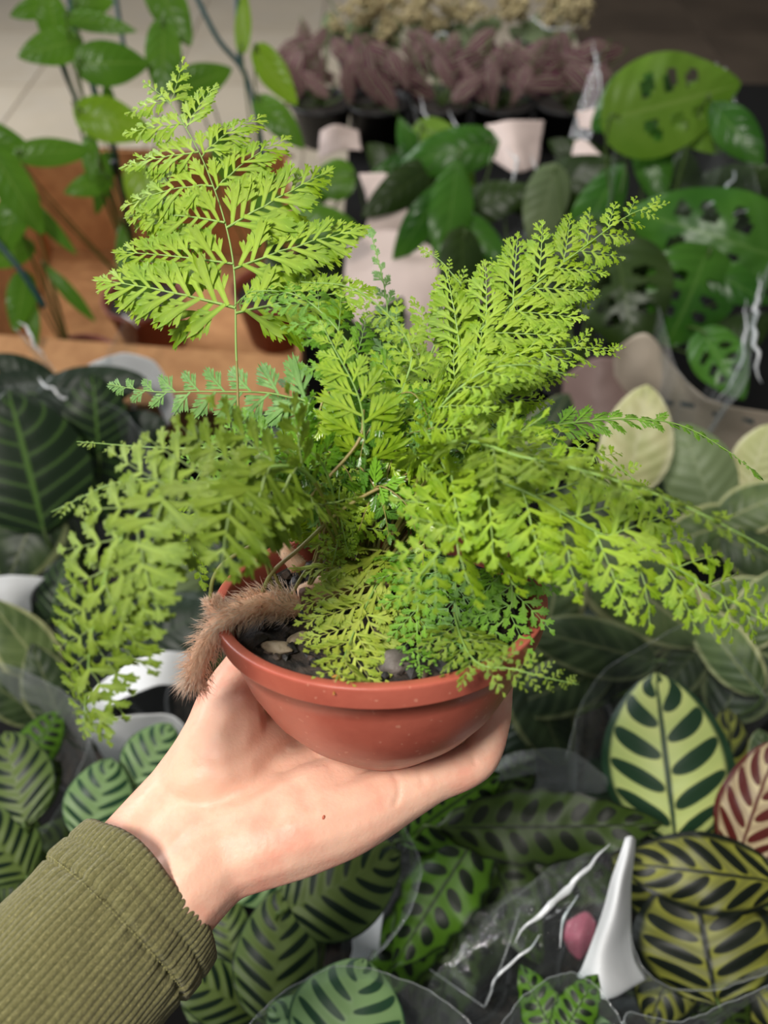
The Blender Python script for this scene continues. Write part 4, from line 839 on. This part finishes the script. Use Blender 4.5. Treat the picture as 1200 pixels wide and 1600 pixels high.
# ================================================================= CLEAR SLEEVES AND PAPER WRAPS
def plastic(name, haze=.05, tint=(.92, .96, .96)):
    m = Mat(name); N = m.N; nt = m.nt; N.remove(m.b)
    tr = N.new('ShaderNodeBsdfTransparent'); tr.inputs[0].default_value = tint+(1,)
    gl = N.new('ShaderNodeBsdfGlossy'); gl.inputs['Roughness'].default_value = .1; gl.inputs[0].default_value = (1, 1, 1, 1)
    df = N.new('ShaderNodeBsdfDiffuse'); df.inputs[0].default_value = (.85, .88, .9, 1)
    lw = N.new('ShaderNodeLayerWeight'); lw.inputs[0].default_value = .35
    bp = N.new('ShaderNodeBump'); bp.inputs['Distance'].default_value = .02; bp.inputs['Strength'].default_value = .9
    mp = N.new('ShaderNodeMapping'); mp.inputs['Scale'].default_value = (1.6, 22, 1); nt.links.new(m.coord('UV'), mp.inputs[0])
    n = m.noise(1.6, 4, .6, dist=.8); nt.links.new(mp.outputs[0], n.v.node.inputs['Vector']); nt.links.new(n.v, bp.inputs['Height']); nt.links.new(bp.outputs[0], gl.inputs['Normal'])
    e = E(nt, lw.outputs['Facing']); f = e.pow(2.2)*.55+.05
    a = N.new('ShaderNodeMixShader'); nt.links.new(f.v, a.inputs[0]); nt.links.new(tr.outputs[0], a.inputs[1]); nt.links.new(gl.outputs[0], a.inputs[2])
    b = N.new('ShaderNodeMixShader'); h = e.pow(3.0)*.18+haze; nt.links.new(h.v, b.inputs[0]); nt.links.new(a.outputs[0], b.inputs[1]); nt.links.new(df.outputs[0], b.inputs[2])
    nt.links.new(b.outputs[0], m.out.inputs[0]); return m.m
m_cel = plastic('clear_film', .008); m_cel2 = plastic('hazy_film', .11, (.84, .86, .86))
m_edge = plain('film_edge', srgb(190, 196, 194), .25)
def papermat(name, col): m = Mat(name); m.set(Base_Color=col, Roughness=.55).bump(m.noise(14, 3), .004, .5); m.translucent(col, .2); return m.m
m_white = papermat('white_paper', srgb(232, 234, 236)); m_pink = papermat('pinkish_paper', srgb(232, 212, 204)); m_beige = papermat('beige_paper', srgb(196, 182, 164))
def smoothgrid(G, nu, nv):
    rows = [catmull(r, nv) for r in G]; return [list(c) for c in zip(*[catmull([rows[i][j] for i in range(len(rows))], nu) for j in range(nv)])]
def sheet_obj(name, G, mat, parent, nu=24, nv=24, wr=.0015, th=.0005):
    S = smoothgrid(G, nu, nv); V = []; UVs = []
    for i in range(nu):
        for j in range(nv):
            p = S[i][j]; V.append(p+Vector((noise.noise(p*38), noise.noise(p*38+Vector((9, 0, 0))), noise.noise(p*38+Vector((0, 9, 0)))))*wr); UVs.append((i/(nu-1), j/(nv-1)))
    Fc = [(i*nv+j, i*nv+j+1, (i+1)*nv+j+1, (i+1)*nv+j) for i in range(nu-1) for j in range(nv-1)]
    o = link(name, mesh(name, V, Fc, mat, uv=UVs), parent)
    if th: md = o.modifiers.new('s', 'SOLIDIFY'); md.thickness = th
    return o, V
def paper(label, G, mat, name='paper_wrap', cat='paper', wr=.002, group=None):
    """G rows of (px, py, z)"""
    W = [[PZ(*q) for q in r] for r in G]; c = W[len(W)//2][len(W[0])//2]
    o, _ = sheet_obj(name, W, mat, None, wr=wr); props(o, label, cat, group); return localise(o, c)
def sleeve(label, rim, zt, base, zb=.45, k=.45, mat=None, rows=14, fold=.006, closed=False, edge=.0009):
    """rim: (px, py) points of the sleeve's open edge at height zt; base: pixel (at zt) over its foot"""
    R = [PZ(x, y, zt+(0 if len(q) == 2 else q[2])) for q in rim for x, y in (q[:2],)]
    if closed: R = R+[R[0]]
    b = PZ(*base, zt); b = Vector((b.x, b.y, 0)); n = 70; top = catmull(R, n); t = empty('plastic_sleeve', Vector((b.x, b.y, zb)), label, 'sleeve'); sd = len(label)*1.3
    V = []; UVs = []
    for i in range(rows):
        s = i/(rows-1)
        for j, p in enumerate(top):
            d = Vector((p.x-b.x, p.y-b.y, 0)); q = Vector((b.x, b.y, 0))+d*(1-(1-k)*s**.8); q.z = p.z+(zb-p.z)*s
            f = fold*(math.sin(j*.55+sd)+.6*math.sin(j*1.27+sd*2+s*2))*(.06+s*1.0); q += d.normalized()*f; V.append(q); UVs.append((s, j/(n-1)))
    Fc = [(i*n+j, i*n+j+1, (i+1)*n+j+1, (i+1)*n+j) for i in range(rows-1) for j in range(n-1)]
    link('film', mesh('film', V, Fc, mat or m_cel, uv=UVs), t)
    V, Fc = tube(V[:n], edge*.38, 6); link('rim', mesh('rim', V, Fc, m_cel2), t); return t
sleeve('clear sleeve around the peacock-leaved calathea, right', [(885, 1185), (905, 1110), (945, 1048), (1015, 1005), (1085, 975), (1150, 1030), (1215, 1110)], .74, (1050, 1250))
sleeve('clear sleeve standing round the striped calathea below the wrist', [(560, 1240), (615, 1275), (655, 1340), (650, 1400), (618, 1460), (575, 1500), (500, 1535), (400, 1590)], .75, (450, 1440))
sleeve('clear sleeve arching over the pale calathea at the bottom edge', [(370, 1625), (430, 1560), (520, 1512), (600, 1520), (690, 1560), (760, 1625)], .80, (555, 1680))
sleeve('small clear sleeve round the bright blotched calathea at the bottom edge', [(770, 1620), (820, 1555), (885, 1520), (935, 1545), (985, 1620)], .80, (880, 1680))
sleeve('clear sleeve round the dark striped calathea, lower right', [(990, 1300), (980, 1400), (990, 1480), (1030, 1535), (1100, 1548), (1160, 1535), (1230, 1505)], .76, (1110, 1420))
sleeve('clear sleeve in the lower right corner, edge bent up', [(975, 1600), (985, 1582), (1060, 1596), (1130, 1570), (1230, 1528)], .80, (1120, 1700))
sleeve('grey hazy sleeve at the left edge above the olive cuff', [(-20, 1380), (60, 1310), (110, 1230), (140, 1150), (110, 1090), (40, 1050), (-20, 1030)], .70, (30, 1230), mat=m_cel2)
sleeve('hazy sleeve behind the furry rhizome', [(130, 1130), (120, 1040), (180, 960), (280, 930), (350, 960), (380, 1040)], .68, (250, 1050), mat=m_cel)
sleeve('tall clear sleeve round the split-leaf climber at upper right', [(950, 330, .02), (960, 230, .05), (975, 140, .12), (1040, 105, .14), (1130, 115, .14), (1160, 200, .1), (1190, 320, .02)], .72, (1070, 360), k=.6)
sleeve('clear sleeve with bluish glints at the right edge', [(1030, 480), (1060, 580), (1120, 630), (1165, 600), (1180, 500), (1215, 380)], .72, (1120, 480), k=.6, fold=.012)
sleeve('clear sleeve with white streaks behind the fern, left of the dark climber', [(640, 150, .05), (665, 220), (720, 290), (790, 300), (850, 280), (900, 250), (930, 190), (935, 80, .08)], .66, (790, 260), k=.6, fold=.012, mat=m_cel2)
sleeve('clear sleeve at the left over the carton edge', [(20, 510), (70, 560), (110, 600), (150, 580), (185, 520), (210, 470)], .66, (110, 500), k=.6)
sleeve('clear sleeve round the dark calathea at the left', [(-20, 610), (60, 600), (130, 620), (200, 650), (240, 730), (200, 800)], .70, (80, 730), k=.6, fold=.01)
paper('white paper wrap edge below the carton, upper left', [[(95, 600, .60), (150, 565, .64), (200, 552, .66), (250, 575, .64), (280, 640, .58)], [(130, 640, .58), (170, 610, .60), (205, 600, .61), (240, 620, .59), (262, 665, .55)]], m_white)
paper('white paper corner at the left edge beside the hanging frond', [[(-20, 905, .66), (20, 897, .67), (68, 905, .66)], [(-20, 940, .64), (10, 935, .65), (50, 930, .64)], [(-10, 985, .60), (25, 975, .61), (48, 990, .58)]], m_white)
paper('grey-white curled paper left of the thumb', [[(125, 1130, .64), (150, 1075, .68), (230, 1022, .70), (300, 1020, .68)], [(150, 1125, .66), (185, 1095, .70), (250, 1070, .70), (310, 1075, .66)]], m_white)
paper('grey-white paper flap above the pale calathea, left of the wrist', [[(135, 1128, .66), (200, 1118, .68), (270, 1118, .68), (300, 1150, .66)], [(150, 1165, .62), (200, 1160, .63), (255, 1145, .64), (300, 1170, .62)], [(175, 1200, .56), (210, 1190, .57), (250, 1180, .58), (290, 1190, .58)]], m_white)
paper('white folded film strip between the two clear sleeves, lower right', [[(976, 1308, .80), (986, 1306, .80), (992, 1312, .79)], [(950, 1400, .79), (968, 1400, .80), (985, 1400, .77)], [(915, 1500, .77), (945, 1500, .78), (990, 1490, .75)], [(903, 1525, .76), (945, 1560, .78), (1010, 1530, .74)]], m_white, 'film_strip', 'film', .001)
paper('narrow white paper strip right of the striped calathea', [[(590, 1335, .70), (600, 1340, .70)], [(588, 1420, .69), (598, 1425, .70)], [(556, 1458, .67), (592, 1480, .68)], [(545, 1512, .62), (590, 1490, .64)]], m_white, 'paper_strip')
paper('whitish film bunched below the fingers', [[(720, 1210, .72), (800, 1175, .73), (880, 1172, .73), (950, 1210, .72)], [(725, 1235, .70), (800, 1205, .72), (880, 1200, .71), (950, 1225, .70)], [(735, 1250, .66), (800, 1240, .66), (880, 1236, .66), (945, 1238, .66)]], m_cel2, 'film_wrap', 'film', .004)
t = empty('cellophane_wrap', PZ(820, 1600, .5), 'crumpled clear cellophane with bright streaks at the bottom, right of centre', 'film')
G = [[(745, 1420, .70), (850, 1360, .76), (955, 1315, .80)], [(705, 1485, .71), (820, 1450, .79), (960, 1390, .78)], [(662, 1560, .70), (790, 1540, .76), (935, 1480, .77)], [(665, 1625, .68), (800, 1625, .72), (930, 1610, .70)]]
sheet_obj('film', [[PZ(*q) for q in r] for r in G], m_cel, t, 40, 40, .006, 0)
m_gl = Mat('film_glint'); m_gl.set(Base_Color=(.8, .82, .84), Roughness=.12, Specular_IOR_Level=1.0, Transmission_Weight=.25); m_gl = m_gl.m
def glint_fold(parent, pts, r, n=24):  # bright glints on creased film, modelled as pale glossy tubes
    pa = catmull([PZ(*q) for q in pts], n); q = [p+Vector((noise.noise(p*70), noise.noise(p*70+Vector((5, 0, 0))), noise.noise(p*70+Vector((0, 5, 0)))))*r*1.2 for p in pa]
    V, Fc = tube(q, [max(.0003, .62*r*math.sin(math.pi*(i+.5)/n)*(.6+.7*abs(noise.noise(p*120)))) for i, p in enumerate(q)], 8); link('fold', mesh('fold', V, Fc, m_gl), parent)
glint_fold(t, [(950, 1322, .80), (900, 1370, .80), (850, 1425, .80), (800, 1470, .79)], .0042)
glint_fold(t, [(845, 1460, .79), (812, 1490, .785), (775, 1530, .775), (760, 1572, .76)], .0022)
glint_fold(t, [(900, 1400, .79), (880, 1440, .785), (872, 1480, .78)], .0018)
V, Fc = tube(catmull([PZ(672, 1515, .715), PZ(720, 1548, .74), PZ(757, 1574, .75)], 12), .0004, 6); link('fold', mesh('fold', V, Fc, m_cel2), t)
V, Fc = tube(catmull([PZ(812, 1420, .775), PZ(790, 1490, .79), PZ(757, 1572, .76)], 12), .0005, 6); link('fold', mesh('fold', V, Fc, m_cel2), t)
paper('small dusky pink leaf-shaped petal behind the cellophane', [[(885, 1440, .66), (915, 1425, .66), (930, 1440, .66)], [(882, 1465, .66), (905, 1465, .67), (925, 1470, .66)], [(890, 1485, .65), (905, 1498, .65), (915, 1490, .65)]], plain('dusky_pink', srgb(176, 92, 112), .5), 'fallen_petal', 'petal', .001)
paper('pale pink paper collar behind the trailing plant, upper centre', [[(500, 205, .62), (525, 195, .64), (560, 205, .62)], [(497, 250, .58), (530, 235, .60), (565, 235, .60)]], m_pink)
paper('large pale pink paper sheet behind the small bluish frond', [[(560, 272, .66), (600, 270, .67), (620, 285, .66)], [(575, 330, .62), (605, 325, .63), (640, 340, .62)], [(560, 400, .56), (600, 400, .56), (650, 400, .56)]], m_pink)
paper('pink paper folds glimpsed through the middle of the fern', [[(540, 370, .60), (620, 360, .62), (700, 400, .62)], [(540, 480, .54), (640, 470, .58), (700, 500, .56)], [(560, 580, .48), (640, 580, .50), (700, 580, .48)]], m_pink)
paper('cream paper standing behind the white-streaked sleeve', [[(760, 195, .64), (800, 188, .66), (850, 190, .64)], [(770, 250, .60), (805, 270, .61), (840, 260, .60)]], m_pink)
paper('round cream paper edge left of the pale holed leaves', [[(890, 225, .70), (915, 220, .71), (950, 255, .70)], [(895, 250, .68), (920, 260, .69), (945, 265, .69)], [(905, 270, .66), (925, 280, .66), (940, 275, .66)]], m_pink)
paper('cream paper strip beside the pale holed leaves', [[(900, 175, .68), (935, 170, .70), (950, 190, .70)], [(905, 200, .66), (940, 205, .67), (985, 205, .66)]], m_pink)
paper('pink paper fold above the bright right-hand frond', [[(660, 400, .60), (700, 380, .62), (760, 380, .62)], [(670, 470, .56), (720, 480, .58), (780, 470, .56)]], m_pink)
pw = paper('beige paper wrap with small teal print, right of the fern', [[(960, 545, .66), (1010, 520, .70), (1050, 570, .66), (1110, 625, .64), (1230, 650, .62)], [(960, 590, .60), (1010, 590, .64), (1060, 620, .62), (1120, 670, .58), (1230, 700, .56)], [(960, 640, .54), (1020, 650, .56), (1080, 690, .54), (1130, 720, .52), (1230, 740, .50)]], m_beige)
bpy.context.view_layer.update(); bv = __import__('mathutils.bvhtree', fromlist=['BVHTree']).BVHTree.FromPolygons([pw.matrix_basis @ v.co for v in pw.data.vertices], [tuple(p.vertices) for p in pw.data.polygons])
for x, y, l in ((1044, 626, 16), (1074, 630, 22), (1122, 645, 18), (1168, 655, 20)):
    V = []
    for dx, dy in ((-l/2, -3), (l/2, 1), (l/2, 8), (-l/2, 4)):
        d = (P(x+dx, y+dy, 1)-CAM).normalized(); h = bv.ray_cast(CAM, d)[0]
        if h is not None: V.append(h-d*.0012)
    if len(V) == 4: link('print_mark', mesh('print_mark', V, [(0, 1, 2, 3)], plain('teal_print', srgb(52, 74, 82), .6), False), pw)
paper('brownish paper fold between fern and beige wrap', [[(880, 590, .58), (930, 560, .62), (990, 560, .62)], [(880, 700, .50), (930, 680, .54), (985, 690, .54)]], papermat('mauve_paper', srgb(136, 112, 106)))

for k, (pts, r, lab) in enumerate((([(655, 150, .68), (668, 185, .66), (690, 225, .64)], .004, 0), ([(700, 170, .68), (720, 210, .66), (748, 262, .62)], .004, 0), ([(830, 240, .66), (845, 280, .63), (872, 312, .60)], .004, 0),
     ([(795, 230, .66), (806, 260, .64), (795, 300, .62)], .005, 0), ([(1150, 265, .74), (1130, 300, .72), (1100, 325, .70)], .006, 1), ([(1120, 100, .84), (1140, 120, .84), (1150, 165, .82)], .004, 1), ([(1190, 430, .72), (1178, 520, .70), (1190, 600, .66)], .006, 2), ([(1165, 470, .72), (1160, 560, .68), (1120, 630, .62)], .004, 2),
     ([(1135, 340, .74), (1170, 330, .74), (1215, 345, .74)], .004, 2), ([(640, 310, .64), (655, 350, .62), (685, 385, .60)], .004, 0), ([(925, 60, .64), (935, 110, .62), (940, 165, .60)], .005, 0), ([(820, 20, .60), (860, 45, .60), (910, 40, .60)], .005, 0), ([(700, 60, .60), (690, 50, .60), (675, 66, .60)], .005, 0),
     ([(30, 500, .70), (50, 530, .69), (72, 560, .66)], .005, 3), ([(190, 492, .70), (205, 500, .70), (215, 512, .69)], .004, 3), ([(60, 590, .70), (80, 610, .70), (135, 640, .68)], .004, 4))):
    host = [o for o in COL.objects if o.name.startswith('plastic_sleeve') and o.get('label', '').startswith(('clear sleeve with white', 'tall clear', 'clear sleeve with bluish', 'clear sleeve at the left over', 'clear sleeve round the dark calathea at')[lab])][0]
    glint_fold(host, pts, r)  # tubes stand in for light streaks on the sleeves
